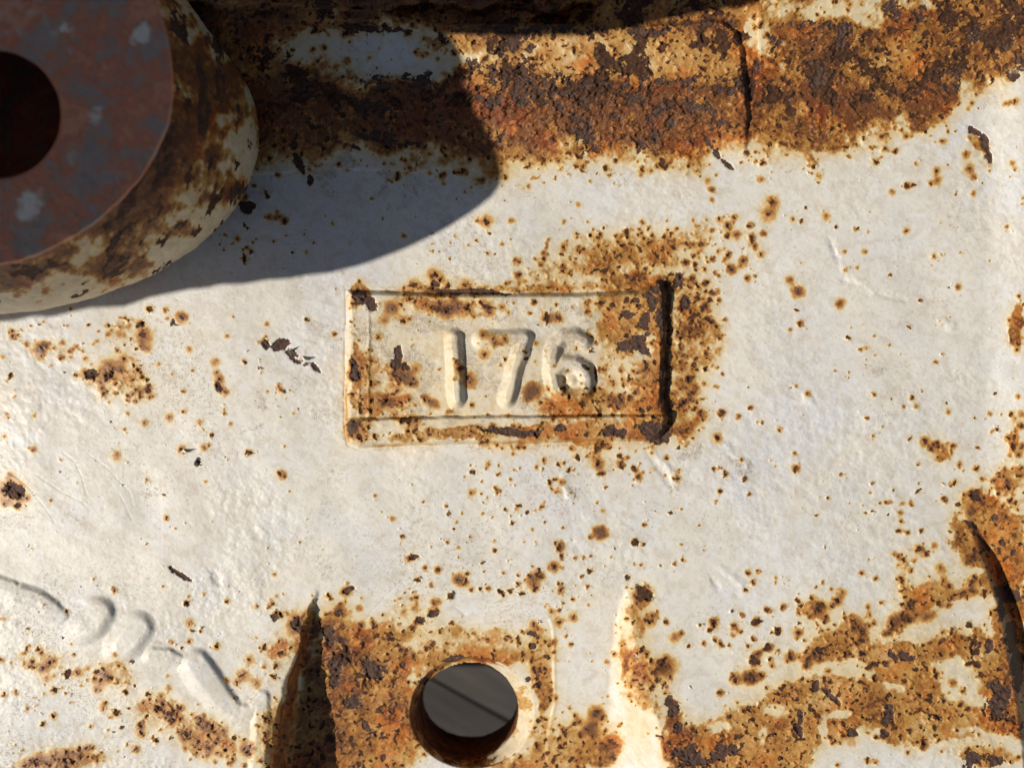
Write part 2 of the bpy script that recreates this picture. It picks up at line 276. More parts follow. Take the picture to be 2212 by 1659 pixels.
'c5': '''500 140 20 50 620 80 16 60 655 110 26 36 700 140 22 34 800 140 14 50 1100 5 8 40 490 215 12 20 385 275 14 60 330 340 10 50 360 265 6 50
 440 345 14 40 480 330 8 30 300 440 26 36 560 255 8 26 590 350 5 10 735 215 12 26 650 270 14 60 720 280 16 60 800 270 18 60 930 260 22 50 945 300 10 40 
 760 270 6 60 690 290 12 50 1195 240 12 26 1175 300 6 20 1270 330 24 40 1340 325 24 40 1505 290 20 40 1500 240 8 26 495 485 6 14 650 625 4 16
 1030 567 10 18 1155 565 14 10 998 605 4 14 750 580 18 28 765 620 26 36 740 685 14 24 770 620 16 40 815 670 20 60 830 700 14 50 780 530 6 10 
 905 425 12 50 975 480 18 30 960 450 8 44 1030 450 10 40 910 540 14 50 1150 530 10 10 1140 520 5 14 515 620 8 50 490 700 12 50 400 660 14 50 460 660 8 60
 395 640 8 40 430 680 10 50 265 800 22 30 340 800 6 60 320 830 10 50 570 790 14 36 600 810 8 40 510 830 8 20 700 870 5 26 725 870 7 24 630 830 4 40 
 390 880 10 40 1180 750 5 60 1210 740 4 50 1170 780 6 44 260 710 24 34 150 650 30 40 170 600 30 36 170 680 26 36 140 770 14 18 140 350 8 18 265 580 14 30
 160 940 44 60 150 970 30 60 40 420 10 22 840 830 7 30 1040 890 8 26 600 880 4 16 925 880 7 14 850 900 6 14 475 920 36 50 520 915 24 50 440 915 22 40''',
}

# larger rusted areas: frame x y rx ry angle amount (ochre film, cored by speckle)
AREAS = '''
u 130 752 60 22 0 .45|u 1400 545 170 70 0 .34|u 1100 770 300 110 0 .16|u 1330 790 90 100 0 .34|u 1130 640 280 40 0 .3|u 260 830 95 42 10 .55|u 275 725 55 30 30 .5|u 85 1425 70 30 5 .6|u 245 1455 60 30 10 .65|u 345 1540 70 40 20 .7|u 460 1600 90 45 25 .75
u 130 1650 110 30 -8 .85|u 1480 640 70 50 10 .6|u 1500 740 75 95 0 .7|u 1480 880 50 80 0 .75|u 1250 560 150 55 -10 .5|u 1380 560 110 50 -20 .55|u 1560 530 120 70 0 .35
u 1360 690 80 60 -10 .9|u 1400 610 60 22 0 .8|u 1000 628 150 12 0 .8|u 940 665 110 22 4 .75|u 1180 622 180 10 0 .55|u 1320 655 80 20 0 .6|u 775 640 30 26 0 .9|u 765 700 12 90 0 .5
u 772 800 22 62 0 .9|u 800 790 16 80 0 .6|u 850 820 55 45 0 .55|u 800 870 60 30 0 .9|u 870 872 60 18 0 .7|u 780 925 34 30 0 .9|u 1290 880 160 26 0 .85|u 1240 865 80 30 0 .8
u 1020 935 140 20 -2 .9|u 1230 930 220 28 0 .9|u 1390 925 60 34 0 .95|u 880 945 70 18 -2 .8|u 1420 780 18 160 0 .8|u 1395 830 40 60 0 .7|u 1340 800 60 50 0 .35|u 1145 960 200 10 -2 .5
u 1350 985 130 40 10 .4|u 1090 1010 120 50 0 .12|u 1270 1290 220 36 0 .14|u 740 1350 60 40 30 .8|u 790 1420 120 80 0 .95|u 760 1560 90 160 0 1|u 850 1600 70 90 0 1|u 930 1400 110 50 0 .8
u 1090 1395 120 46 0 .9|u 1150 1395 50 50 0 1|u 1172 1480 26 60 0 1|u 860 1330 60 40 -30 .5|u 700 1480 50 90 20 .9|u 640 1600 90 100 0 1|u 600 1400 40 30 -40 .7|u 590 1560 30 60 0 .5
u 1190 1590 60 70 10 .65|u 1250 1620 70 50 0 .85|u 1310 1600 50 60 0 .6|u 1150 1650 120 30 0 .7|u 1370 1420 40 140 -4 .4|u 1410 1500 50 70 0 .5|u 1000 1425 90 20 0 .5
q4 1300 970 60 50 0 .8|q4 1400 1100 150 60 -20 .8|q4 1390 1150 120 34 -20 .95|q4 1270 1190 34 26 0 .8|q4 1330 990 50 60 0 .6|q4 1460 1030 70 50 30 .7|q4 960 1270 34 22 0 .9|q4 1030 1270 55 26 0 .95|q4 1055 1200 26 26 0 .85
q4 660 1215 50 34 0 .85|q4 575 920 36 50 0 .8|q4 600 1025 40 20 0 .7|q4 700 1480 34 120 20 .9|q4 1210 1185 26 26 0 .7|q4 2160 260 34 50 0 .85|q4 2120 430 50 50 0 .6|q4 1760 710 50 26 0 .6|q4 1400 930 40 30 0 .5|q4 890 1045 20 60 0 .5
q4 980 1060 24 40 0 .4|q4 1110 1150 24 50 0 .5|q4 370 640 30 22 0 .35|q4 2000 1620 80 44 0 .8|q4 2100 1620 90 44 0 .8|u 860 1500 70 110 0 .95|u 665 1360 24 80 10 .8|u 1000 1410 130 60 0 .8|u 1385 1330 26 34 0 .5|u 1378 1405 22 50 0 .42|u 1384 1480 26 40 0 .36|u 1420 1600 40 60 0 .3|u 1345 1440 12 80 0 .35
u 2195 700 14 70 3 .85|u 2195 930 26 60 0 .5|u 2190 1050 40 60 0 .6|u 2110 1620 90 26 0 .5|u 2030 970 34 30 30 .75|u 2110 300 36 14 50 .7|u 2125 335 14 44 -12 .6|u 2080 355 30 14 0 .3|u 1660 450 24 26 0 .45|u 570 735 16 20 0 .7
u 1045 480 20 18 0 .6|u 2090 1135 30 60 -20 .8'''
# clean painted places inside rusted areas
CLEAN = '''
q4 1920 1260 90 60 30 1|q4 1950 1340 90 40 20 .9|q4 1350 1490 20 60 0 .95|q4 1410 1420 50 16 -20 .9|q4 1650 1310 44 22 20 .75|q4 1150 1420 50 30 0 .4|q4 900 1480 60 24 0 .5|q4 1075 1520 24 40 0 .5|q4 1970 1090 26 14 0 .8|q4 1990 800 70 22 10 .85
q4 1800 800 34 26 0 .7|q4 1870 1640 120 34 0 .9|q4 2060 1620 20 20 0 .5|q4 1960 560 24 30 40 .7|q4 2010 1500 120 20 8 .5|q4 1500 1520 22 50 0 .7
u 950 870 30 20 0 .4|u 830 925 40 14 0 .8|u 1060 910 150 9 0 .7|u 1350 805 30 26 0 .5|u 1180 660 60 20 0 .3|u 1020 1440 100 14 0 .3|u 1010 1385 170 24 -3 .3|u 905 1480 26 90 0 .3|u 1230 1400 20 100 0 .5'''
POLYS = ['650 1340 690 1345 745 1475 880 1410 1000 1385 1060 1360 1170 1285 1440 1250 1560 1258 1490 1195 1400 1130 1430 1080 1500 1060 1600 1100 1780 1112 1900 1085 2050 1045 2080 950 2040 880 1960 790 1890 680 1905 600 1950 480 2020 455 2150 520 2230 560 2230 1560 1960 1545 1800 1530 1750 1570 1620 1570 1560 1500 1510 1580 1420 1565 1300 1600 1290 1800 700 1800',
         '1665 730 1695 755 1725 860 1850 825 1900 880 1960 850 2020 865 2035 940 1880 965 1780 1030 1640 1095 1615 1060 1680 940 1670 860']
HOLLOWS = ['1650 1075 1790 985 1900 945 2035 900 2065 960 2045 1030 1900 1075 1780 1098']
# bare dark metal where the paint has flaked off
BARE = '''
c5 200 205 62 34 10|c5 262 250 28 58 -20|c5 410 530 26 50 8|c5 400 590 36 30 0|c5 460 600 34 20 35|c5 165 590 36 34 10|c5 168 660 40 40 0|c5 860 180 210 17 2|c5 700 172 90 12 0
c5 1720 490 62 34 4|c5 1790 470 60 40 -14|c5 1830 510 30 22 10|c5 1840 350 34 46 0|c5 1740 310 30 26 20|c5 1880 250 30 60 10|c5 1900 150 34 30 0|c5 1920 330 24 40 0|c5 1860 200 30 24 0|c5 1780 220 24 16 0|c5 1850 420 20 16 0
c5 150 950 32 44 10|c5 1050 985 150 24 4|c5 1160 990 80 20 0|c5 1340 970 40 26 0|c5 1640 980 36 34 0|c5 1700 1000 30 24 0|c5 1880 960 80 60 10|c5 1900 1010 70 40 0|c5 2060 240 34 50 0|c5 2040 110 30 40 30
c5 1500 612 22 12 30|c5 1556 650 7 50 -8|c5 630 130 24 18 0|c5 1940 300 16 200 0|c5 1930 700 12 160 3
c8 430 860 44 100 8|c8 660 840 84 66 20|c8 545 1050 54 58 40|c8 615 1205 24 44 -30|c8 455 650 26 20 20|c8 1180 770 76 22 -20|c8 985 915 34 22 -30|c8 380 620 50 70 -30|c8 740 1410 20 24 30|c8 190 560 26 34 0|c8 1045 490 36 20 -20|c8 970 530 26 16 -20
c8 1690 610 30 26 0|c8 850 800 20 20 0|c8 1700 700 24 22 0|c8 510 335 44 18 -20|c8 925 125 34 20 -20|c8 1660 905 20 16 0
c4 80 1170 38 62 10|c4 120 1170 32 40 0|c4 112 1268 24 16 0|c4 1800 240 60 36 -10|c4 1710 230 24 40 0|c4 1640 600 4 4 0|c4 1880 290 40 30 20|c4 2020 385 44 14 40|c4 1890 340 40 12 30|c4 585 430 28 40 0|c4 1270 995 16 30 20|c4 1108 90 10 22 0
c4 1405 520 20 30 -20|c4 70 440 10 26 20|c7 1160 240 84 16 30|c7 1110 205 24 12 40|c7 1765 500 26 30 10|c7 1905 565 30 34 0
c3 150 720 18 40 -35|c3 190 780 14 40 -30|c3 250 840 46 14 40|c3 1500 665 40 18 30|c3 1560 730 22 60 -22|c3 1580 800 18 30 0|c3 1720 350 50 60 10|c3 1100 60 44 60 0|c3 830 190 50 70 20|c3 700 370 70 60 -10|c3 780 130 90 20 0|c3 1500 170 40 50 0|c3 1380 400 50 70 0
c3 500 210 34 30 0|c3 1660 220 60 26 -30|c3 930 195 34 30 0|c3 390 340 30 40 0|c3 640 120 80 16 0|c3 1240 60 30 40 0
c2 250 150 200 18 4|c2 900 150 260 22 -2|c2 960 220 110 50 4|c2 1300 150 200 24 0|c2 720 360 60 60 10|c2 860 400 60 60 0|c2 1020 430 90 70 0|c2 900 520 120 44 -10|c2 1180 440 60 80 0|c2 1380 450 120 30 0|c2 1600 430 170 24 -4|c2 780 520 60 40 40|c2 1560 500 110 30 0
c2 1280 600 60 90 10|c2 1320 700 70 60 30|c2 880 715 24 40 40|c2 1190 520 60 60 0|c2 1480 620 24 40 -20|c2 1700 620 60 90 0|c2 1650 720 60 50 0|c2 700 130 60 14 0|c2 1650 160 120 24 -3
c3 60 420 120 34 -2|c3 250 440 80 40 0|c3 60 120 120 20 2|c3 230 140 50 30 20|c3 310 250 26 110 -10|c3 340 450 14 110 -6|c3 120 560 90 50 20|c3 200 620 60 30 0
d1 660 960 26 80 -22|d1 620 830 40 28 50|d1 740 1080 26 44 -20|d1 780 710 100 24 32|d1 1000 800 120 28 30|d1 1300 780 240 40 10|d1 1250 640 120 90 0|d1 700 420 160 90 0|d1 1300 380 260 60 0|d1 1600 430 120 90 20|d1 540 190 60 60 0|d1 1150 560 60 80 0|d1 280 1270 60 40 20
d5 1810 420 40 34 0|d5 1860 450 34 20 -30|d5 1740 430 24 50 -30|d5 1290 730 90 20 45|d5 1170 650 34 36 30|d5 1700 810 30 30 0|d5 1700 880 40 44 0|d5 240 1150 80 70 10|d5 470 1160 60 50 0|d5 560 1120 44 34 0|d5 180 950 44 44 0|d5 130 850 30 26 0|d5 480 1090 40 20 0|d5 1680 990 34 34 0|d5 1050 970 60 30 60|d5 1060 880 24 60 0|d5 380 1200 60 30 0|d5 1430 990 34 30 0|d5 120 770 26 30 0
c12 900 960 100 50 20|c12 850 1080 30 90 0|c12 940 1250 50 110 0|c12 960 1500 40 160 0|c12 150 1390 34 34 0|c12 860 590 22 20 0|c12 665 240 34 24 20|c12 800 410 30 20 0|c12 940 660 30 20 0|c12 800 1610 60 30 0|c12 760 1330 30 60 0|c12 640 460 60 20 35|c12 730 590 20 80 -35
c9 2090 1180 60 70 0|c9 1960 1470 50 40 0|c9 2080 1480 40 30 0|c9 560 1460 50 50 0|c9 480 1200 26 50 -20'''
# paint rubbed thin, finely speckled: frame x y rx ry amount
SCUFF = '''
d1 990 970 110 90 1.3|d1 850 1100 80 60 1.25|d1 1240 1040 60 40 1.1|d1 1280 1110 26 60 1.1|d1 1350 1250 160 70 .62|d1 1500 1150 160 110 .6|d1 900 1170 120 60 .7|d1 500 1000 100 80 .55|d1 1600 1060 200 60 .55
c2 1050 1000 140 60 .55|c2 1250 850 200 60 .6|c2 950 860 120 50 .5|c4 2040 150 130 90 .75|c4 1660 600 60 50 .9|c4 1600 780 120 34 .8|c4 2080 700 90 90 .7|c4 1900 500 60 60 .6|c4 2100 1080 160 120 .55|c4 2090 1300 150 100 .5|c4 1500 900 60 40 .6
c4 1700 120 60 50 .6|c7 2100 180 140 120 .7|c7 1900 80 180 80 .45|d4 200 900 240 180 .5|d4 700 650 240 180 .45|d4 100 1050 160 140 .5|d4 650 1000 160 140 .55|d4 1200 450 220 100 .4|d4 1800 380 160 70 .6|d4 1060 730 110 80 .45|d4 500 230 200 40 .7|d4 880 230 300 40 .7|d4 1400 240 300 40 .6
c6 1280 640 110 70 .75|c6 1480 650 120 90 .55|c6 1300 950 160 80 .55|c6 1750 700 300 60 .5|c6 80 1180 130 80 .8|c6 700 500 150 120 .3|c6 300 1180 90 60 .5|c6 1850 560 220 60 .4|c5 560 350 260 50 .85|c5 950 320 200 40 .9|c5 1380 290 140 40 .9|c5 980 580 70 60 .9|c5 1550 330 120 60 1.1|c5 210 400 50 120 .7|c5 60 500 60 160 .55|c5 60 880 90 180 .5|c5 420 330 90 40 .8
c3 1600 510 110 60 .65|c3 1480 620 180 60 .4|c3 550 860 120 50 .6|c3 400 920 60 50 .6|c3 750 640 100 60 .4|c3 950 1000 140 60 .3|c9 400 230 120 60 .45|c9 480 130 60 40 .8|c9 830 20 60 40 .9|c1 1650 900 80 60 .9|u 300 1500 200 60 .25|u 900 1300 60 80 .4'''

def parse_rows(txt, n):
    out = []
    for item in txt.replace('\n', '|').split('|'):
        p = item.split()
        if len(p) != n + 1: continue
        ox, oy, f = CR[p[0]]
        v = [float(q) for q in p[1:]]
        out.append([ox + v[0] * f, oy + v[1] * f, v[2] * f, v[3] * f] + v[4:])
    return out

SP = []
for k, txt in SPOTS.items():
    v = np.array(txt.split(), float).reshape(-1, 4)
    ox, oy, f = CR[k]
    SP += [(ox + a * f, oy + b * f, c * f, d * f) for a, b, c, d in v]

def ell(X, Y, row, grow=1.0):
    a = math.radians(row[4]) if len(row) > 4 else 0.0
    dx, dy = X - row[0], Y - row[1]
    ca, sa = math.cos(a), math.sin(a)
    return np.sqrt(((dx * ca + dy * sa) / (row[2] * grow)) ** 2 + ((-dx * sa + dy * ca) / (row[3] * grow)) ** 2)

class Fields:
    """wear fields on a rectilinear grid xs, ys"""
    def __init__(self, xs, ys):
        self.xs, self.ys = xs, ys
        self.X, self.Y = np.meshgrid(xs.astype(np.float32), ys.astype(np.float32))
    def win(self, x, y, r):
        i0, i1 = np.searchsorted(self.xs, (x - r, x + r))
        j0, j1 = np.searchsorted(self.ys, (y - r, y + r))
        return (slice(j0, j1), slice(i0, i1)) if i1 > i0 and j1 > j0 else None

# ------------------------------------------------------------------ relief of the casting (heights in u)
YB = [(-400, 400), (480, 375), (700, 362), (1100, 368), (1600, 352), (1800, 322), (2000, 268), (2212, 190), (2600, 60)]
PLAQUE = [(751, 629), (1000, 636), (1250, 634), (1380, 629), (1414, 616), (1420, 607), (1434, 608), (1440, 640), (1435, 780), (1433, 880), (1440, 900), (1438, 925),
          (1430, 942), (1418, 950), (1250, 953), (1000, 958), (840, 962), (775, 967), (756, 960), (750, 940), (748, 880), (750, 760)]
RIM = (1019.0, 1539.0, 134.0, 121.0)      # edge of the hole
DEEP = (1017.0, 1505.0, 103.0, 85.5)      # its far end
DIGITS = [
    [[(981, 729), (984, 800), (987, 864)]],
    [[(1040, 733), (1090, 731), (1134, 730)], [(1134, 730), (1113, 795), (1096, 862)]],
    [[(1262, 738), (1244, 727), (1217, 728), (1200, 744), (1194, 772), (1192, 806), (1199, 838), (1217, 856), (1242, 858), (1263, 845), (1270, 821), (1262, 797), (1242, 785), (1218, 786), (1198, 800)]]]
MARKS = [  # raised, soft edged runs in the lower left
    [(-30, 1250, 16), (28, 1268, 14)],
    [(45, 1284, 24), (80, 1296, 24), (112, 1314, 20), (136, 1330, 11)],
    [(214, 1322, 34), (196, 1346, 36)],
    [(298, 1356, 36), (276, 1384, 38)],
    [(330, 1412, 15), (365, 1416, 16), (388, 1424, 10)],
    [(426, 1428, 28), (452, 1464, 29), (480, 1504, 24), (512, 1536, 18), (545, 1535, 14), (566, 1506, 17), (568, 1570, 18), (558, 1650, 16)]]

def relief(X, Y, full=True):
    """returns height and region masks"""
    wob = (fbm(X, Y, 26, 3, 11) - .5)
    wob2 = (fbm(X, Y, 60, 2, 31) - .5)
    Z = (fbm(X, Y, 420, 3, 3) - .5) * 22
    Z += (fbm(X, Y, 120, 2, 5) - .5) * 6
    # fillet rising towards the top
    yb = interp_line(X, YB) + wob2 * 14
    t = np.clip((yb - Y) / 190.0, 0, 1.0)
    up = 46 * t ** 1.8
    over = np.clip(yb - 190.0 - Y, 0, 900)
    up = up + np.where(X < 1640, over * 0.22, over * 0.42)
    Z = Z + up
    # raised collar along the upper edge
    col_pts = [(470, 50), (560, 38), (800, 44), (960, 60), (1130, 61), (1250, 61), (1400, 55), (1520, 44), (1560, 45), (1590, 66), (1604, 100), (1611, 170), (1617, 240), (1616, 300), (1610, 345),
               (1400, 352), (1100, 368), (900, 372), (700, 366), (560, 380), (380, 400), (380, 60)]
    cs = poly_sdf(X + wob * 7, Y + wob2 * 5, col_pts)
    colh = ss(2, -7, cs) * (3 + 13 * ss(350, 240, Y))
    ridge = 7 * ss(26, 0, np.abs(Y - (178 + wob2 * 8)))
    Z = Z + colh + ridge * ss(0, -12, cs) * ss(500, 700, X)
    # deep trench behind the collar on the left
    ytr = interp_line(X, [(-400, 60), (400, 60), (470, 24), (560, 8), (800, 30), (935, 58), (1275, 58), (1282, 56)]) + wob * 6
    tr = ss(0, 7, ytr - Y) * ss(1288, 1276, X + (Y - 50) * .05) 
    tr2 = ss(500, 455, X + (Y - 60) * .2 + wob * 12) * ss(150, 60, Y)
    low = np.maximum(tr, tr2)
    Z = Z * (1 - low) + (-70 + wob2 * 30 + 20 * ss(20, 0, np.abs(Y - 12 - wob2 * 50))) * low
    # paint edges and hollows low in the trench
    for ex, ey, rx, ry in ((768, 30, 22, 12), (1190, 46, 40, 12), (1120, 4, 26, 12), (1290, 20, 8, 40)):
        Z -= 24 * ss(1.2, .8, np.hypot((X - ex + wob * 16) / rx, (Y - ey) / ry))
    # plaque
    rw_ = 3.2 + 8 * ss(1380, 1430, X)
    pd = poly_sdf(X + wob * rw_, Y + wob * 3.2, PLAQUE)
    pl = ss(3.5, -8, pd)
    ledge = ss(-2.0, 5.0, Y - (899 + (X - 1100) * -.006 + wob * 5 + 4 * ss(1000, 760, X)))
    fieldh = 21 + 3 * ss(40, 0, np.abs(Y - 655)) - 2.5 * ss(640, 700, Y)
    fieldh = fieldh + 2.2 * ss(5, 0, np.abs(X - 797 - wob * 4)) * ss(660, 700, Y) + 1.5 * ss(800, 790, X)
    fieldh = fieldh + 9 * ss(1300, 1425, X)
    fieldh = fieldh * (1 - ledge) + (30 + 3 * ss(1350, 1430, X)) * ledge
    digs = []
    dsum = np.zeros_like(X)
    for dg in DIGITS:
        d = np.full(X.shape, 1e9, np.float32)
        for line in dg:
            d = np.minimum(d, seg_dist(X + wob * 5, Y + wob * 5, line))
        q = ss(23, 4, d)
        dsum = np.maximum(dsum, q); digs.append(q)
    Z = Z - 3.2 * pl * ss(5, 0, np.abs(Y - (896 + (X - 1100) * -.006 + wob * 7 + 4 * ss(1000, 760, X)))) * ss(740, 790, X)
    nub = 5 * ss(15, 0, np.hypot(X - 1238, Y - 826)) - 5 * ss(13, 0, np.hypot(X - 1218, Y - 820))
    Z = Z + pl * (fieldh + 16.0 * dsum + nub)
    Z = Z - 2.5 * ss(9, 0, np.abs(pd)) * ss(-3, 3, pd)      # groove round it
    # soft raised runs
    mk = np.zeros_like(X)
    gxs, gys = X[0], Y[:, 0]
    ux, uy = math.cos(math.radians(-42)), math.sin(math.radians(-42))
    for run in MARKS:
        for (x0, y0, r0), (x1, y1, r1) in zip(run[:-1], run[1:]):
            n_ = max(2, int(math.hypot(x1 - x0, y1 - y0) / 2.5))
            for t in np.linspace(0, 1, n_):
                mx_, my_, r = x0 + (x1 - x0) * t, y0 + (y1 - y0) * t, r0 + (r1 - r0) * t
                i0, i1 = np.searchsorted(gxs, (mx_ - 130, mx_ + 60)); j0, j1 = np.searchsorted(gys, (my_ - 60, my_ + 130))
                if i1 <= i0 or j1 <= j0: continue
                w_ = (slice(j0, j1), slice(i0, i1))
                px, py = X[w_] - mx_ + wob[w_] * 4, Y[w_] - my_ + wob[w_] * 4
                al = px * ux + py * uy; be = -px * uy + py * ux
                dd = np.hypot(np.where(al < 0, al / 1.6, al), be) / (r + 3)
                mk[w_] = np.maximum(mk[w_], ss(1.07, .42, dd) * min(r / 26, 1.15))
    pf = poly_sdf(X + wob * 20, Y + wob * 20, [(-400, 1236), (25, 1262), (140, 1308), (225, 1320), (310, 1352), (385, 1412), (440, 1420), (505, 1520), (570, 1500), (566, 1640), (400, 1560), (200, 1460), (0, 1400), (-400, 1300)])
    Z = Z + 7.5 * mk + 3 * ss(20, -50, pf)
    # pocket below, with the hole in its sloping floor
    xl = interp_line(Y, [(1150, 690), (1275, 684), (1340, 655), (1400, 640), (1470, 612), (1560, 590), (1660, 566), (1900, 520)]) + wob * 14
    xr = interp_line(Y, [(1150, 1340), (1240, 1352), (1300, 1362), (1400, 1378), (1500, 1405), (1600, 1440), (1660, 1462), (1900, 1530)]) + wob * 8
    dep = np.clip(Y - 1255, 0, 900)
    dep = np.minimum(0.345 * dep * ss(-10, 60, dep) + 0.00005 * dep ** 2, 220)
    lw = np.clip((X - xl) / (8 + dep * .42), 0, 1); lw = lw * lw * (3 - 2 * lw)
    rw = np.clip((xr - X) / (12 + dep * .95), 0, 1); rw = rw * rw * (3 - 2 * rw)
    Z = Z - dep * np.minimum(lw, rw)
    # step left by thick paint on the lug
    lug = [(660, 1385), (780, 1366), (900, 1350), (1000, 1351), (1185, 1335), (1193, 1360), (1196, 1520), (1180, 1600), (1190, 1900), (600, 1900)]
    ld = poly_sdf(X + wob * 3, Y + wob * 3, lug)
    Z = Z - 2.2 * ss(1.5, -1.5, ld) + 1.3 * ss(6, 0, np.abs(ld - 3)) * ss(760, 960, X)
    # pocket at the right edge
    x2 = interp_line(Y, [(1040, 2100), (1100, 2088), (1180, 2112), (1300, 2150), (1400, 2172), (1500, 2190), (1700, 2215), (1900, 2240)]) + wob * 6
    dp2 = np.clip(Y - 1085, 0, 260)
    dp2 = .34 * dp2 * ss(0, 90, dp2)
    w2 = ss(0, 1, (X - x2) / (10 + dp2 * .35))
    out2 = ss(2290, 2225, X + (1300 - Y) * .12)
    Z = Z - dp2 * w2 + 14 * w2 * ss(2120, 2230, X)
    Z = Z - 26 * ss(34, 0, np.abs(X - x2 - 18 - dp2 * .2)) * ss(1140, 1230, Y)
    # lower right swells a little
    Z += 10 * ss(1400, 1620, Y) * ss(1500, 1800, X)
    # dents and seams
    wn = fbm(X, Y, 34, 3, 41); wn2 = fbm(X, Y, 16, 3, 43)
    for pts, r, h in (([(1790, 515), (1806, 560), (1822, 600)], 11, -5), ([(1815, 570), (1850, 602), (1885, 632)], 12, 5), ([(1812, 590), (1880, 634), (1950, 645)], 10, -3.5),
                      ([(1395, 978), (1425, 1015), (1458, 1058)], 10, -4), ([(1408, 972), (1440, 1005), (1470, 1042)], 10, 4.5), ([(1537, 955), (1570, 985), (1600, 1008)], 9, -4),
                      ([(1548, 950), (1582, 978), (1610, 1000)], 8, 3.5), ([(1212, 1030), (1222, 1048), (1230, 1070)], 11, 6), ([(1200, 1040), (1192, 1062)], 8, -4),
                      ([(1520, 1240), (1555, 1268), (1590, 1285)], 11, -5), ([(1560, 1225), (1600, 1262)], 12, 4), ([(1745, 858), (1758, 868)], 12, 5), ([(2035, 690), (2060, 705)], 14, 4.5),
                      ([(445, 1215), (462, 1235), (470, 1262)], 9, -4.5), ([(985, 1312), (1000, 1322)], 8, -5), ([(1850, 300), (1880, 345)], 10, -3), ([(1905, 240), (1945, 290)], 8, 3),
                      ([(940, 70), (985, 95), (1010, 108)], 6, 3), ([(2030, 250), (1990, 340)], 14, -2)):
        d = seg_dist(X + wob * 16, Y + wob * 16, pts)
        Z += h * .50 * ss(r * 1.15, 0, d + (wn2 - .5) * 14) * ss(.30, .62, wn)
    for pts, hh in (([(135, 977), (162, 997), (176, 1028), (187, 1068)], 1.0), ([(78, 1025), (132, 1062), (169, 1079), (192, 1097)], .9), ([(192, 981), (233, 1011), (256, 1038), (280, 1062), (288, 1095)], .9),
                    ([(256, 1065), (272, 1095), (287, 1126)], .8), ([(20, 1020), (60, 1050), (100, 1100), (120, 1130)], .7), ([(1860, 330), (1905, 300), (1920, 290)], .6), ([(790, 1340), (822, 1300), (860, 1262)], 1.2)):
        d = seg_dist(X + wob * 6, Y + wob * 6, pts)
        Z -= .5 * hh * ss(2.6, 0, d)
    return Z, dict(x2d=X - x2 - dp2 * .2, lw=lw, pd=pd, digs=digs, cs=cs, mk=mk, low=low, ld=ld)

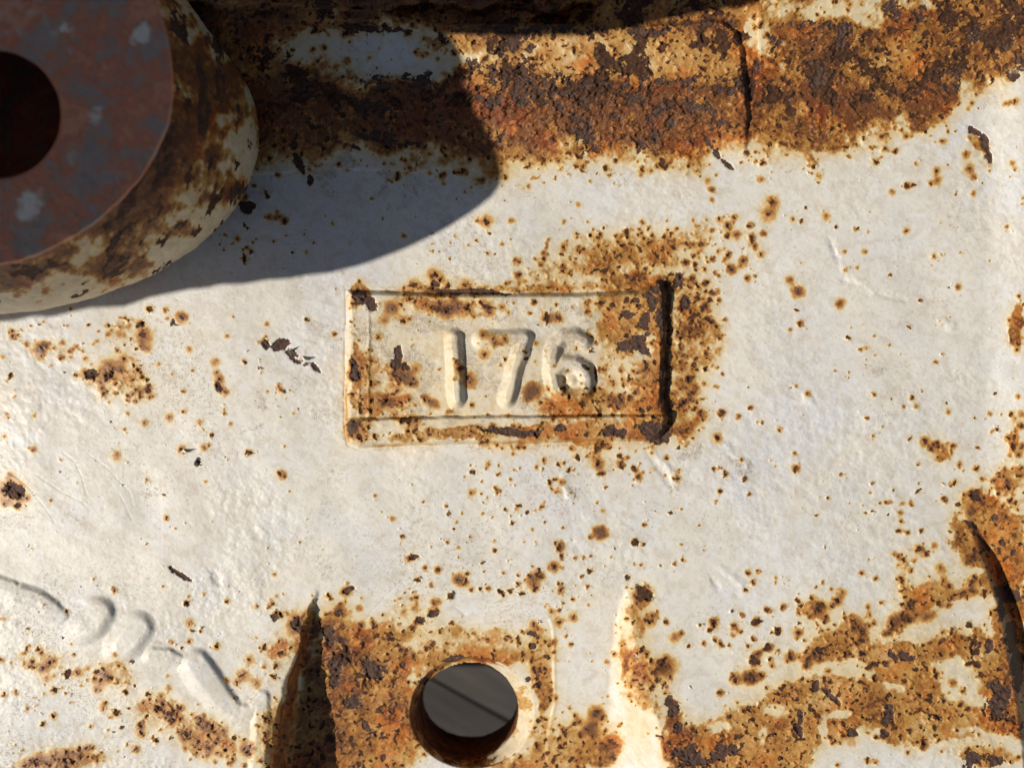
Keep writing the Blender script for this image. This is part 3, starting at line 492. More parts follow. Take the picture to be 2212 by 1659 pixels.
def wear(F, density, cleanv, edgebits, seed=0, use_spots=True):
    """core, film, bare, scuff fields"""
    X, Y = F.X, F.Y
    wx = (fbm(X, Y, 8, 3, 51 + seed, .75) - .5) * 12
    wy = (fbm(X, Y, 8, 3, 61 + seed, .75) - .5) * 12
    XW, YW = X + wx, Y + wy
    core = np.zeros(X.shape, np.float32)
    film = np.zeros(X.shape, np.float32)
    halo = np.zeros(X.shape, np.float32)
    hn = (fbm(X, Y, 13, 4, 45 + seed, .7) - .5) * .36
    rs = np.random.RandomState(7 + seed)
    spots = list(SP) if use_spots else []
    # speckle, thick where the density is high, with the odd fleck elsewhere
    cell = 11.0
    gx = np.arange(F.xs[0], F.xs[-1], cell); gy = np.arange(F.ys[0], F.ys[-1], cell)
    GX, GY = np.meshgrid(gx, gy)
    GX = GX + rs.rand(*GX.shape) * cell; GY = GY + rs.rand(*GX.shape) * cell
    ii = np.clip(np.searchsorted(F.xs, GX), 0, len(F.xs) - 1); jj = np.clip(np.searchsorted(F.ys, GY), 0, len(F.ys) - 1)
    dloc = density[jj, ii]
    p = rs.rand(*GX.shape)
    size = rs.rand(*GX.shape)
    for x, y, d, pp, sz in zip(GX.ravel(), GY.ravel(), dloc.ravel(), p.ravel(), size.ravel()):
        if pp < 0.02 + 0.62 * d ** 1.3:
            if d > .2:
                spots.append((x, y, -(1.6 + 5.4 * sz ** 2.2 * (0.4 + .6 * d)), 4 + 9 * sz ** 2))
            else:
                spots.append((x, y, .7 + 1.9 * sz ** 5, 1.5 + 3.5 * sz ** 3))
        elif pp < .075 and d < .3:
            spots.append((x, y, .45 + .6 * sz, .8))
    for x, y, rc, rh in list(spots):
        if rc > 2.2:
            for q_ in range(rs.randint(0, 4)):
                a_, b_ = rs.rand() * 6.28, rs.rand() ** .6 * (rh * 1.5 + 8)
                spots.append((x + b_ * math.cos(a_), y + b_ * math.sin(a_), .6 + 1.3 * rs.rand() ** 2, 1.2 + 2 * rs.rand()))
    for x, y, rc, rh in spots:
        dense_ = rc < 0; rc = abs(rc)
        rh = max(rh * 1.6, rc * 2.2); rc = rc * (.78 + .22 * math.sin(x * 1.7 + y * 2.3)); st_ = 1.0 if dense_ else .84 + .16 * math.sin(x * 5.1 + y * .7)
        wv = F.win(x, y, rh + 8)
        if wv is None: continue
        rot = (x * 7.13 + y * 3.7) % 3.14; asp = 1.0 + .45 * math.sin(x * 3.3 + y)
        dx, dy = XW[wv] - x, YW[wv] - y
        ca, sa = math.cos(rot), math.sin(rot)
        d = np.hypot((dx * ca + dy * sa) * asp, (-dx * sa + dy * ca) / asp)
        core[wv] = np.maximum(core[wv], (1 - d / (2 * rc)) * st_ )         # 0.5 at rc
        d0 = np.hypot(X[wv] - x + wx[wv] * .6, Y[wv] - y + wy[wv] * .6)
        h = np.clip(1 - d0 / rh + hn[wv] * np.clip(1.6 - d0 / rh, 0, 1), 0, 1) ** 1.9
        halo[wv] = 1 - (1 - halo[wv]) * (1 - .80 * h * min(1, .45 + rh / 14))
    film = density
    n1 = fbm(X, Y, 46, 5, 71 + seed, .62)
    n2 = fbm(X, Y, 16, 4, 81 + seed, .6)
    fl = ss(.30, .95, film + (n1 - .5) * .95 * ss(0, .25, film) * (1.45 - film) + (n2 - .5) * 1.1 * film * (1.35 - film))
    fl = fl * (.80 + .9 * (fbm(X, Y, 70, 4, 77 + seed, .55) - .42))
    # dark scale comes through where the film is strongest
    n3 = fbm(X, Y, 44, 6, 91 + seed, .68)
    scale = ss(.52, .60, n3 + (edgebits - 1) * .30)
    return core, halo, fl, scale

def area_map(F, txt, warp=10, seed=0, jag=0.0):
    X, Y = F.X, F.Y
    d1 = (fbm(X, Y, 38, 4, 101 + seed, .6) - .5) * warp * 4
    d2 = (fbm(X, Y, 38, 4, 111 + seed, .6) - .5) * warp * 4
    out = np.zeros(X.shape, np.float32)
    for r in parse_rows(txt, 6):
        wv = F.win(r[0], r[1], max(r[2], r[3]) * 1.5 + warp * 2.5)
        if wv is None: continue
        e = ell(X[wv] + d1[wv], Y[wv] + d2[wv], r)
        out[wv] = 1 - (1 - out[wv]) * (1 - r[5] * ss(1.35, .55, e))
    return out

def bare_map(F):
    X, Y = F.X, F.Y
    d1 = (fbm(X, Y, 34, 6, 121, .74) - .5)
    d2 = (fbm(X, Y, 34, 6, 131, .74) - .5)
    out = np.zeros(X.shape, np.float32)
    for r in parse_rows(BARE, 5):
        wv = F.win(r[0], r[1], max(r[2], r[3]) * 1.6 + 26)
        if wv is None: continue
        k = 4 + 2.6 * min(r[2], r[3])
        e = ell(X[wv] + d1[wv] * k, Y[wv] + d2[wv] * k, r)
        m = min(r[2], r[3])
        out[wv] = np.maximum(out[wv], ss(1.0 + 1.2 / m, 1.0 - 1.2 / m, e))
    return out

def scuff_map(F):
    X, Y = F.X, F.Y
    wx = (fbm(X, Y, 30, 4, 141, .6) - .5) * 60
    wy = (fbm(X, Y, 30, 4, 151, .6) - .5) * 60
    out = np.zeros(X.shape, np.float32)
    for r in parse_rows(SCUFF, 5):
        a = r[4]; r = r[:4]
        wv = F.win(r[0], r[1], max(r[2], r[3]) * 1.5 + 34)
        if wv is None: continue
        out[wv] = np.maximum(out[wv], a * ss(1.4, .3, ell(X[wv] + wx[wv], Y[wv] + wy[wv], r)))
    return out

# ------------------------------------------------------------------ materials
def nd(t, typ, **kw):
    n = t.nodes.new(typ)
    for k, v in kw.items():
        if k in n.inputs: n.inputs[k].default_value = v
        else: setattr(n, k, v)
    return n

def weathered(name, tint=(1, 1, 1), streak=0.0):
    m = bpy.data.materials.new(name); m.use_nodes = True
    t = m.node_tree; t.nodes.clear(); L = t.links.new
    out = nd(t, 'ShaderNodeOutputMaterial'); b = nd(t, 'ShaderNodeBsdfPrincipled'); L(b.outputs[0], out.inputs[0])
    tc = nd(t, 'ShaderNodeTexCoord')
    def attr(n):
        a = nd(t, 'ShaderNodeAttribute'); a.attribute_name = n; return a.outputs['Fac']
    def noise(sc, det, rough=.6, dist=0.0):
        n = nd(t, 'ShaderNodeTexNoise', Scale=sc, Detail=det, Roughness=rough, Distortion=dist); L(tc.outputs['Object'], n.inputs['Vector']); return n.outputs['Fac']
    def M(op, a, bb=None, c=None, clamp=False):
        n = nd(t, 'ShaderNodeMath', operation=op, use_clamp=clamp)
        for i, v in enumerate((a, bb, c)):
            if v is None: continue
            if isinstance(v, (int, float)): n.inputs[i].default_value = v
            else: L(v, n.inputs[i])
        return n.outputs[0]
    def step(v, lo, hi):
        n = nd(t, 'ShaderNodeMapRange', interpolation_type='SMOOTHSTEP'); L(v, n.inputs[0])
        n.inputs[1].default_value = lo; n.inputs[2].default_value = hi; return n.outputs[0]
    def ramp(v, stops):
        r = nd(t, 'ShaderNodeValToRGB'); L(v, r.inputs[0]); e = r.color_ramp.elements
        for i, (p, c) in enumerate(stops):
            q = e[i] if i < 2 else e.new(p)
            q.position = p; q.color = (*c, 1)
        return r.outputs[0]
    def mix(f, a, bb, typ='MIX'):
        n = nd(t, 'ShaderNodeMix', data_type='RGBA', blend_type=typ)
        if isinstance(f, (int, float)): n.inputs[0].default_value = f
        else: L(f, n.inputs[0])
        for i, v in ((6, a), (7, bb)):
            if isinstance(v, tuple): n.inputs[i].default_value = (*v, 1)
            else: L(v, n.inputs[i])
        return n.outputs[2]
    core, halo, film, bare, scuff = (attr(k) for k in ('core', 'halo', 'film', 'bare', 'scuff'))
    glow = attr('glow')
    grain = noise(3300, 4, .65); mid = noise(900, 5, .65); big = noise(55, 5, .62); huge = noise(17, 3, .5); big2 = noise(110, 5, .65); flow = noise(260, 5, .6, .6); flow2 = noise(210, 6, .7, .9)
    # paint: cream and cool white in drifting patches, greyed by fine dirt
    paint = ramp(huge, [(.32, (.685, .665, .615)), (.50, (.70, .665, .585)), (.68, (.655, .65, .645))])
    paint = mix(M('MULTIPLY', step(big, .48, .66), .75), paint, (.66, .665, .675))
    paint = mix(M('MULTIPLY', step(big2, .50, .68), .55), paint, (.70, .63, .50))
    paint = mix(M('MULTIPLY', step(flow, .44, .66), .5), paint, (.55, .485, .395))
    paint = mix(M('MULTIPLY', step(flow2, .54, .68), .5), paint, (.72, .73, .76))
    paint = mix(M('MULTIPLY', step(mid, .50, .70), .42), paint, (.50, .43, .35))
    paint = mix(M('MULTIPLY', step(grain, .66, .76), .5), paint, (.30, .25, .20))
    gl = step(M('ADD', glow, M('MULTIPLY', M('SUBTRACT', flow, .5), .5)), .04, .80)
    paint = mix(gl, paint, mix(1.0, paint, (1.0, .86, .60), 'MULTIPLY'))
    # rubbed places
    sc = step(M('ADD', M('MULTIPLY', scuff, .36), M('ADD', M('MULTIPLY', grain, .80), M('MULTIPLY', mid, .55))), .89, 1.05)
    paint = mix(M('MULTIPLY', sc, .75), paint, (.36, .285, .215))
    # film of rust
    namp = M('MULTIPLY', film, film)
    fv = M('ADD', film, M('MULTIPLY', M('MULTIPLY', M('SUBTRACT', mid, .5), 1.2), namp))
    fv = M('ADD', fv, M('MULTIPLY', M('MULTIPLY', M('SUBTRACT', grain, .5), .8), namp))
    fv = M('ADD', fv, M('MULTIPLY', M('MULTIPLY', M('SUBTRACT', flow, .5), 1.3), film))
    hv = M('ADD', halo, M('MULTIPLY', M('SUBTRACT', mid, .5), .25))
    filmcol = ramp(fv, [(.0, (.70, .63, .46)), (.30, (.60, .43, .205)), (.55, (.47, .255, .068)), (.78, (.34, .145, .030)), (1.0, (.15, .055, .018))])
    warm = noise(75, 4, .6)
    filmcol = mix(M('MULTIPLY', M('MULTIPLY', step(warm, .47, .66), .8), step(film, .35, .75)), filmcol, mix(1.0, filmcol, (1.20, .74, .50), 'MULTIPLY'))
    c1 = mix(step(M('ADD', film, M('MULTIPLY', M('SUBTRACT', mid, .5), .4)), .03, .62), paint, filmcol)
    halocol = ramp(hv, [(.0, (.80, .74, .55)), (.18, (.72, .56, .28)), (.36, (.56, .31, .085)), (.60, (.33, .13, .028)), (.85, (.13, .05, .018))])
    c2 = mix(M('MULTIPLY', step(hv, .0, .40), .96), c1, halocol, 'DARKEN')
    # scale: the dark cores of the spots
    cv = M('ADD', M('ADD', core, M('MULTIPLY', M('SUBTRACT', grain, .5), .34)), M('MULTIPLY', M('SUBTRACT', mid, .5), .22))
    corec = ramp(M('ADD', mid, M('MULTIPLY', M('SUBTRACT', grain, .5), .6)), [(.30, (.026, .015, .011)), (.50, (.062, .029, .016)), (.68, (.15, .058, .018))])
    c3 = mix(step(cv, .42, .56), c2, corec)
    barec = ramp(M('ADD', mid, M('MULTIPLY', M('SUBTRACT', grain, .5), .5)), [(.28, (.042, .025, .019)), (.52, (.088, .050, .037)), (.74, (.15, .072, .038))])
    bv = step(M('ADD', bare, M('MULTIPLY', M('SUBTRACT', grain, .5), .5)), .38, .62)
    c4 = mix(bv, c3, barec)
    if tint != (1, 1, 1): c4 = mix(1.0, c4, tint, 'MULTIPLY')
    L(c4, b.inputs['Base Color'])
    rusty = M('MAXIMUM', M('MAXIMUM', step(cv, .42, .56), bv), M('MULTIPLY', film, .3), clamp=True)
    ro = nd(t, 'ShaderNodeMapRange'); L(rusty, ro.inputs[0]); ro.inputs[3].default_value = .47; ro.inputs[4].default_value = .78
    L(ro.outputs[0], b.inputs['Roughness'])
    sp = nd(t, 'ShaderNodeMapRange'); L(rusty, sp.inputs[0]); sp.inputs[3].default_value = .42; sp.inputs[4].default_value = .22
    L(sp.outputs[0], b.inputs['Specular IOR Level'])
    # fine relief: brush marks and orange peel on paint, grit on rust, bare places sunk
    h = M('ADD', M('MULTIPLY', mid, .35), M('MULTIPLY', grain, M('ADD', M('MULTIPLY', M('MAXIMUM', rusty, sc), .40), .055)))
    h = M('SUBTRACT', h, M('MULTIPLY', step(cv, .40, .60), .22))
    h = M('SUBTRACT', h, M('MULTIPLY', bv, .42))
    calm = step(noise(36, 3, .5), .38, .64)
    bump = nd(t, 'ShaderNodeBump', Distance=.00036); L(M('MAXIMUM', M('MULTIPLY_ADD', calm, .42, .20), M('MULTIPLY', rusty, .62)), bump.inputs['Strength']); L(h, bump.inputs['Height']); L(bump.outputs[0], b.inputs['Normal'])
    return m

def plain_rust(name):
    """red oxide over dark iron, for the round flange and its fellow plates"""
    m = bpy.data.materials.new(name); m.use_nodes = True
    t = m.node_tree; t.nodes.clear(); L = t.links.new
    out = nd(t, 'ShaderNodeOutputMaterial'); b = nd(t, 'ShaderNodeBsdfPrincipled'); L(b.outputs[0], out.inputs[0])
    tc = nd(t, 'ShaderNodeTexCoord')
    n1 = nd(t, 'ShaderNodeTexNoise', Scale=125, Detail=6, Roughness=.66, Distortion=.3); n2 = nd(t, 'ShaderNodeTexNoise', Scale=420, Detail=5, Roughness=.65)
    n3 = nd(t, 'ShaderNodeTexNoise', Scale=20, Detail=3)
    for n in (n1, n2, n3): L(tc.outputs['Object'], n.inputs['Vector'])
    r = nd(t, 'ShaderNodeValToRGB'); L(n1.outputs['Fac'], r.inputs[0])
    e = r.color_ramp.elements
    for i, (p, c) in enumerate([(.40, (.40, .32, .28)), (.46, (.50, .29, .20)), (.52, (.64, .22, .12)), (.62, (.74, .34, .20))]):
        q = e[i] if i < 2 else e.new(p); q.position = p; q.color = (*c, 1)
    mx = nd(t, 'ShaderNodeMix', data_type='RGBA', blend_type='MIX')
    mr = nd(t, 'ShaderNodeMapRange'); L(n2.outputs['Fac'], mr.inputs[0]); mr.inputs[1].default_value = .5; mr.inputs[2].default_value = .75; mr.inputs[4].default_value = .6
    L(mr.outputs[0], mx.inputs[0]); L(r.outputs[0], mx.inputs[6]); mx.inputs[7].default_value = (.25, .20, .20, 1)
    a = nd(t, 'ShaderNodeAttribute'); a.attribute_name = 'fleck_reflection'
    m2 = nd(t, 'ShaderNodeMix', data_type='RGBA', blend_type='MIX')
    ad = nd(t, 'ShaderNodeMath', operation='MULTIPLY_ADD'); L(n2.outputs['Fac'], ad.inputs[0]); ad.inputs[1].default_value = 1.3; ad.inputs[2].default_value = -.65
    a2 = nd(t, 'ShaderNodeMath', operation='ADD'); L(ad.outputs[0], a2.inputs[0]); L(a.outputs['Fac'], a2.inputs[1])
    m3 = nd(t, 'ShaderNodeMapRange', interpolation_type='SMOOTHSTEP'); L(a2.outputs[0], m3.inputs[0]); m3.inputs[1].default_value = .15; m3.inputs[2].default_value = .75
    L(m3.outputs[0], m2.inputs[0]); L(mx.outputs[2], m2.inputs[6]); m2.inputs[7].default_value = (.80, .76, .66, 1)
    L(m2.outputs[2], b.inputs['Base Color'])
    b.inputs['Roughness'].default_value = .62
    bp = nd(t, 'ShaderNodeBump', Strength=.6, Distance=.0004); L(n2.outputs['Fac'], bp.inputs['Height']); L(bp.outputs[0], b.inputs['Normal'])
    return m

def wood(name):
    m = bpy.data.materials.new(name); m.use_nodes = True
    t = m.node_tree; t.nodes.clear(); L = t.links.new
    out = nd(t, 'ShaderNodeOutputMaterial'); b = nd(t, 'ShaderNodeBsdfPrincipled'); L(b.outputs[0], out.inputs[0])
    tc = nd(t, 'ShaderNodeTexCoord'); mp = nd(t, 'ShaderNodeMapping'); L(tc.outputs['Object'], mp.inputs[0]); mp.inputs['Scale'].default_value = (3, 36, 36)
    n1 = nd(t, 'ShaderNodeTexNoise', Scale=2.4, Detail=7, Roughness=.65); L(mp.outputs[0], n1.inputs['Vector'])
    oi = nd(t, 'ShaderNodeObjectInfo')
    r = nd(t, 'ShaderNodeValToRGB'); L(n1.outputs['Fac'], r.inputs[0]); e = r.color_ramp.elements
    e[0].position = .3; e[0].color = (.028, .024, .021, 1); e[1].position = .7; e[1].color = (.092, .08, .072, 1)
    hs = nd(t, 'ShaderNodeMapRange'); L(oi.outputs['Random'], hs.inputs[0]); hs.inputs[3].default_value = .7; hs.inputs[4].default_value = 1.15
    h2 = nd(t, 'ShaderNodeHueSaturation'); L(r.outputs[0], h2.inputs['Color']); L(hs.outputs[0], h2.inputs['Value'])
    L(h2.outputs[0], b.inputs['Base Color']); b.inputs['Roughness'].default_value = .85
    bp = nd(t, 'ShaderNodeBump', Strength=.5, Distance=.001); L(n1.outputs['Fac'], bp.inputs['Height']); L(bp.outputs[0], b.inputs['Normal'])
    return m

MAT_PAINT = weathered('chipped_white_paint_on_iron')
MAT_RUST = plain_rust('red_oxide_iron')
MAT_WOOD = wood('grey_weathered_wood')

# ------------------------------------------------------------------ mesh helpers
def make_obj(name, verts, faces, mat, parent=None, attrs=None, normals=None, smooth=True):
    me = bpy.data.meshes.new(name)
    nv, nf = len(verts), len(faces)
    k = faces.shape[1]
    me.vertices.add(nv); me.vertices.foreach_set('co', np.ascontiguousarray(verts, np.float32).ravel())
    me.loops.add(nf * k); me.loops.foreach_set('vertex_index', np.ascontiguousarray(faces, np.int32).ravel())
    me.polygons.add(nf)
    me.polygons.foreach_set('loop_start', np.arange(nf, dtype=np.int32) * k)
    me.polygons.foreach_set('loop_total', np.full(nf, k, np.int32))
    me.polygons.foreach_set('use_smooth', np.full(nf, smooth, bool))
    for a, v in (attrs or {}).items():
        at = me.attributes.new(a, 'FLOAT', 'POINT'); at.data.foreach_set('value', np.ascontiguousarray(v, np.float32).ravel())
    me.update(calc_edges=True)
    me.validate()
    if normals is not None:
        me.normals_split_custom_set_from_vertices(np.ascontiguousarray(normals, np.float32).reshape(-1, 3))
    me.materials.append(mat)
    o = bpy.data.objects.new(name, me); C.objects.link(o)
    if parent: o.parent = parent
    return o

def empty(name, loc, label, cat):
    o = bpy.data.objects.new(name, None); o.location = loc; o.empty_display_size = .02
    o['label'] = label; o['category'] = cat
    C.objects.link(o); return o

def to_world(X, Y, Z):
    """sighted position (u) and height (u) to the point in space that stands there"""
    f = 1 - Z / DIST
    return np.stack([(X - CX) * f * S, (CY - Y) * f * S, Z * S], -1)

def adopt(o, root):
    o.parent = root
    o.location = (-root.location[0], -root.location[1], -root.location[2])

# ------------------------------------------------------------------ the casting
fine = 2.15
marg = np.cumsum(8.0 * 1.045 ** np.arange(64))
xs = np.concatenate([(-14 - marg[:44])[::-1], np.arange(-12, 2226, fine), 2228 + marg[:30]])
ys = np.concatenate([(-14 - marg[:28])[::-1], np.arange(-12, 1673, fine), 1675 + marg[:32]])
F = Fields(xs, ys)
X, Y = F.X, F.Y
Z, R = relief(X, Y)

dens = area_map(F, AREAS, 9)
clean = area_map(F, CLEAN, 7, 3)
pw1 = (fbm(X, Y, 50, 6, 221, .68) - .5) * 70; pw2 = (fbm(X, Y, 50, 6, 231, .68) - .5) * 70
def q4poly(t):
    v = np.array(t.split(), float).reshape(-1, 2) * .5 + np.array([1105.6, 829.4])
    return poly_sdf(X + pw1, Y + pw2, [tuple(q_) for q_ in v])
for t_ in POLYS: dens = np.maximum(dens, ss(12, -16, q4poly(t_)) * .97)
for t_ in HOLLOWS: clean = np.maximum(clean, ss(9, -9, q4poly(t_)) * .97)
nA = fbm(X, Y, 90, 5, 201, .6)
# the band of rust along the top, thinning out downwards
yb = interp_line(X, YB)
band = ss(88, -92, (Y - yb) + (nA - .5) * 150)
nB = fbm(X, Y, 60, 5, 211, .65) - .5
top_paint = ss(1.45, .4, np.hypot((X - 800 + nB * 320) / 180, (Y - 108 + nB * 200) / 56)) * .80
top_paint = np.maximum(top_paint, ss(1.3, .5, np.hypot((X - 1800 + (nA - .5) * 200) / 260, (Y - 12 + (nA - .5) * 90) / 34)) * .40)
top_paint = np.maximum(top_paint, ss(1.3, .5, np.hypot((X - 1650 + nB * 150) / 30, (Y - 90 + nB * 190) / 44)) * .45)
top_paint = np.maximum(top_paint, ss(1.3, .5, np.hypot((X - 1160 + nB * 90) / 130, (Y - 118 + nB * 50) / 30)) * .2)
top_paint = np.maximum(top_paint, ss(1.3, .5, np.hypot((X - 1150 + nB * 90) / 110, (Y - 290 + nB * 50) / 50)) * .2)
band = band * (1 - top_paint)
dens = np.maximum(dens, band * .98)
dens = np.maximum(dens, R['low'] * (.25 + .75 * ss(.45, .6, nA)))
dens = dens * (1 - clean)
pocket_wall = ss(650, 730, Y - (Y - 690)) * 0
dens = np.clip(dens, 0, 1)

darkness = np.clip(band * ss(320, 200, Y) * 1.0 + .25 * ss(60, 25, np.abs(Y - 190)) * band + .75 * ss(.8, 1, dens) * (Y > 1330), 0, 1.15)
darkness = np.maximum(darkness, R['low'] * .9)
core, halo, film, scale = wear(F, dens, clean, darkness)
tone = 1 - .26 * ss(1440, 1520, X) * ss(980, 1100, Y) * ss(2190, 2110, X + (Y - 1400) * .15)
tone = np.minimum(tone, 1 - .30 * ss(620, 560, X) * ss(700, 760, Y))
tone = np.minimum(tone, 1 - .22 * ss(30, -30, R['pd']))
tone = np.minimum(tone, 1 - .30 * ss(30, -30, poly_sdf(X, Y, [(900, 1330), (1240, 1330), (1240, 1700), (1150, 1700), (1150, 1430), (900, 1430)])))
tone = np.maximum(tone, ss(.55, .72, fbm(X, Y, 80, 4, 241, .6)) * .95)
tone = np.minimum(tone, 1 - .32 * ss(1.3, .6, np.hypot((X - 1300 + nB * 60) / 340, (Y - 122 + nB * 40) / 52)))
film = film * tone
film = film + .22 * band * ss(165, 200, Y + nB * 40) * ss(345, 280, Y) * (film > .3)
wallm = ss(16, 7, np.abs(R['pd'] - 2 + nB * 8)) * ss(1402, 1424, X)
film = np.maximum(film, wallm * .95)
film = np.maximum(film, .85 * ss(34, 8, np.abs(R['x2d'] - 8 + nB * 30)) * ss(1130, 1230, Y))
film = np.maximum(film, .9 * ss(.03, .2, R['lw'] + nB * .15) * ss(1.0, .8, R['lw'] - nB * .1) * ss(1290, 1340, Y) * (X < 900))
core = np.maximum(core, .47 * ss(20, 6, np.abs(R['x2d'] - 4 + nB * 30)) * ss(1240, 1330, Y))
core = np.maximum(core, wallm * (.40 + nB * .6))
bare = bare_map(F)
in_band = band * ss(360, 330, Y)
bare = bare * (1 - in_band * (1 - ss(.43, .53, fbm(X, Y, 20, 6, 251, .75))) * .92)
keep = np.clip(dens * 1.6, 0, 1)
core = np.maximum(core, scale * .62 * ss(.3, .7, darkness) * keep)
# reddish stain is thin on clean paint
scuff = np.clip(scuff_map(F), 0, .88)
scuff = np.maximum(scuff, .75 * ss(14, 3, np.abs(R['pd'] - 5)) * ss(.35, .6, nA))
scuff = np.maximum(scuff, ss(4, -6, R['pd']) * (.25 + .6 * ss(.4, .7, fbm(X, Y, 50, 4, 271))))
scuff = np.maximum(scuff, .58 * ss(.50, .68, fbm(X, Y, 170, 5, 281, .6)) * ss(1500, 1200, X) + 0)
scuff = np.maximum(scuff, .42 * ss(.52, .68, fbm(X, Y, 130, 5, 291, .6)))
# edge of the plaque and groove rust
film = np.maximum(film, .55 * ss(7, 1, np.abs(R['pd'])) * ss(.40, .6, nA))

# relief of the wear: blisters round the spots, pits, scale, flaked hollows, brushed paint
calm = .25 + 1.5 * ss(.40, .66, fbm(X, Y, 190, 3, 341))
peel = (fbm(X, Y, 15, 4, 301, .55) - .5) * calm
peel2 = fbm(X * .55 + Y * .35, Y * 1.1 - X * .5, 30, 3, 311, .5) - .5
grit = fbm(X, Y, 7, 3, 321, .7) - .5
rusty = np.clip(film * .8 + ss(.3, .5, core), 0, 1)
bl = fbm(X, Y, 11, 2, 331) 
Z = Z + peel * 1.5 + peel2 * 1.1 + grit * (.35 + 2.6 * rusty) + rusty * 4.6 * (ss(.58, .78, bl))
Z = Z + .7 * ss(.1, .42, core) * (1 - ss(.45, .55, core)) + 1.0 * np.clip(halo, 0, 1) - 1.1 * ss(.44, .58, core)
Z = Z - 2.2 * bare + bare * grit * 3.2

# the two lips of the hole: heightfield falls away under the funnel
qx, qy = (X - RIM[0]) / RIM[2], (Y - RIM[1]) / RIM[3]
q = np.hypot(qx, qy)
Zfloor = Z.copy()
Z = Z - 34 * ss(1.005, .93, q)

P = to_world(X, Y, Z)
gy_, gx_ = np.gradient(P, axis=(0, 1))
N = np.cross(gx_, -gy_)
N /= np.linalg.norm(N, axis=-1, keepdims=True) + 1e-12
if N[..., 2].mean() < 0: N = -N

ny, nx = X.shape
idx = np.arange(ny * nx).reshape(ny, nx)
quads = np.stack([idx[1:, :-1], idx[1:, 1:], idx[:-1, 1:], idx[:-1, :-1]], -1)
def fc(A): return (A[1:, :-1] + A[1:, 1:] + A[:-1, 1:] + A[:-1, :-1]) * .25
fq = fc(q)
ok = fq > .90
fpd = fc(R['pd'])
region = np.zeros(fpd.shape, np.int32)                 # 0 body
region[(fc(R['cs']) < 0)] = 2                           # collar
mkf = fc(R['mk'])
region[(mkf > .42)] = 4
region[fpd < 0] = 1
for k_, dgm in enumerate(R['digs']):
    region[(fc(dgm) > .35) & (fpd < 0)] = 10 + k_
ledge_f = (fpd < 0) & (fc(Y) > 899.5)
region[ledge_f] = 3
def boxblur(A, k):
    for ax in (0, 1):
        pad = [(0, 0), (0, 0)]; pad[ax] = (k + 1, k)
        c = np.cumsum(np.pad(A, pad, mode='edge').astype(np.float64), axis=ax)
        n = A.shape[ax]
        hi = np.take(c, np.arange(2 * k + 1, 2 * k + 1 + n), axis=ax); lo = np.take(c, np.arange(0, n), axis=ax)
        A = (hi - lo) / (2 * k + 1)
    return A
soft = np.clip(halo * .8 + film, 0, 1)
glow = boxblur(boxblur(soft, 6), 6) * .9 + boxblur(boxblur(soft, 18), 18) * .9
for r_ in ((1380, 1400, 40, 150, .9), (1385, 1560, 60, 120, .6), (1300, 560, 260, 60, .5), (1100, 905, 300, 14, .4), (860, 870, 120, 40, .5), (1250, 1290, 200, 60, .25)):
    glow = np.maximum(glow, r_[4] * ss(1.3, .1, ell(X + pw1 * .5, Y + pw2 * .5, r_[:4])))
glow = np.maximum(glow, ss(6, -6, R['pd']) * (.22 + .5 * fbm(X, Y, 60, 4, 261, .6)))
glow = np.clip(glow, 0, 1).astype(np.float32)
ATT = dict(core=core, halo=halo, film=film, bare=bare, scuff=scuff, glow=glow)
Pf = P.reshape(-1, 3); Nf = N.reshape(-1, 3)

def cut(sel):
    f = quads[sel & ok]
    u, inv = np.unique(f, return_inverse=True)
    inv = inv.reshape(f.shape)
    return u, inv

root = empty('painted_casting', (0, 0, 0), 'rust stained white cast iron housing with raised plaque 176 and a round hole', 'machine casting')

def region_obj(name, sel, parent, label=None):
    u, f = cut(sel)
    o = make_obj(name, Pf[u], f, MAT_PAINT, parent, {k: v.ravel()[u] for k, v in ATT.items()}, Nf[u])
    if label: o['label'] = label
    return o

# body, closed below so that it is a solid slab
u, f = cut(region == 0)
bv_, bf_ = Pf[u], f
border = np.concatenate([idx[0, :], idx[1:, -1], idx[-1, -2::-1], idx[-2:0:-1, 0]])
loc = {int(a): i for i, a in enumerate(u)}
bi = np.array([loc.get(int(a), -1) for a in border])
bv2 = Pf[border].copy(); bv2[:, 2] = -480 * S
base = len(bv_)
skirt = []
n_ = len(border)
for i in range(n_):
    j = (i + 1) % n_
    if bi[i] >= 0 and bi[j] >= 0:
        skirt.append((bi[i], base + i, base + j, bi[j]))
allv = np.concatenate([bv_, bv2]); allf = np.concatenate([bf_, np.array(skirt, np.int32)])
nrm = np.concatenate([Nf[u], np.tile([[0, 0, 1.0]], (n_, 1))])
body = make_obj('body', allv, allf, MAT_PAINT, root, {k: np.concatenate([v.ravel()[u], np.full(n_, .9 if k == 'film' else 0)]) for k, v in ATT.items()}, nrm)
body['label'] = 'broad cast face in white paint speckled with rust'
region_obj('collar', region == 2, root, 'heavily rusted raised collar along the upper edge')
region_obj('cast_lettering', region == 4, root, 'soft worn raised runs of casting under thick paint')
plaque = region_obj('number_plaque', region == 1, root, 'raised rectangular plaque with rusted edges')
region_obj('ledge', region == 3, plaque, 'rust streaked lower ledge of the plaque')
for k_, nm in enumerate('176'):
    region_obj('digit', region == 10 + k_, plaque, 'raised cast digit ' + nm)

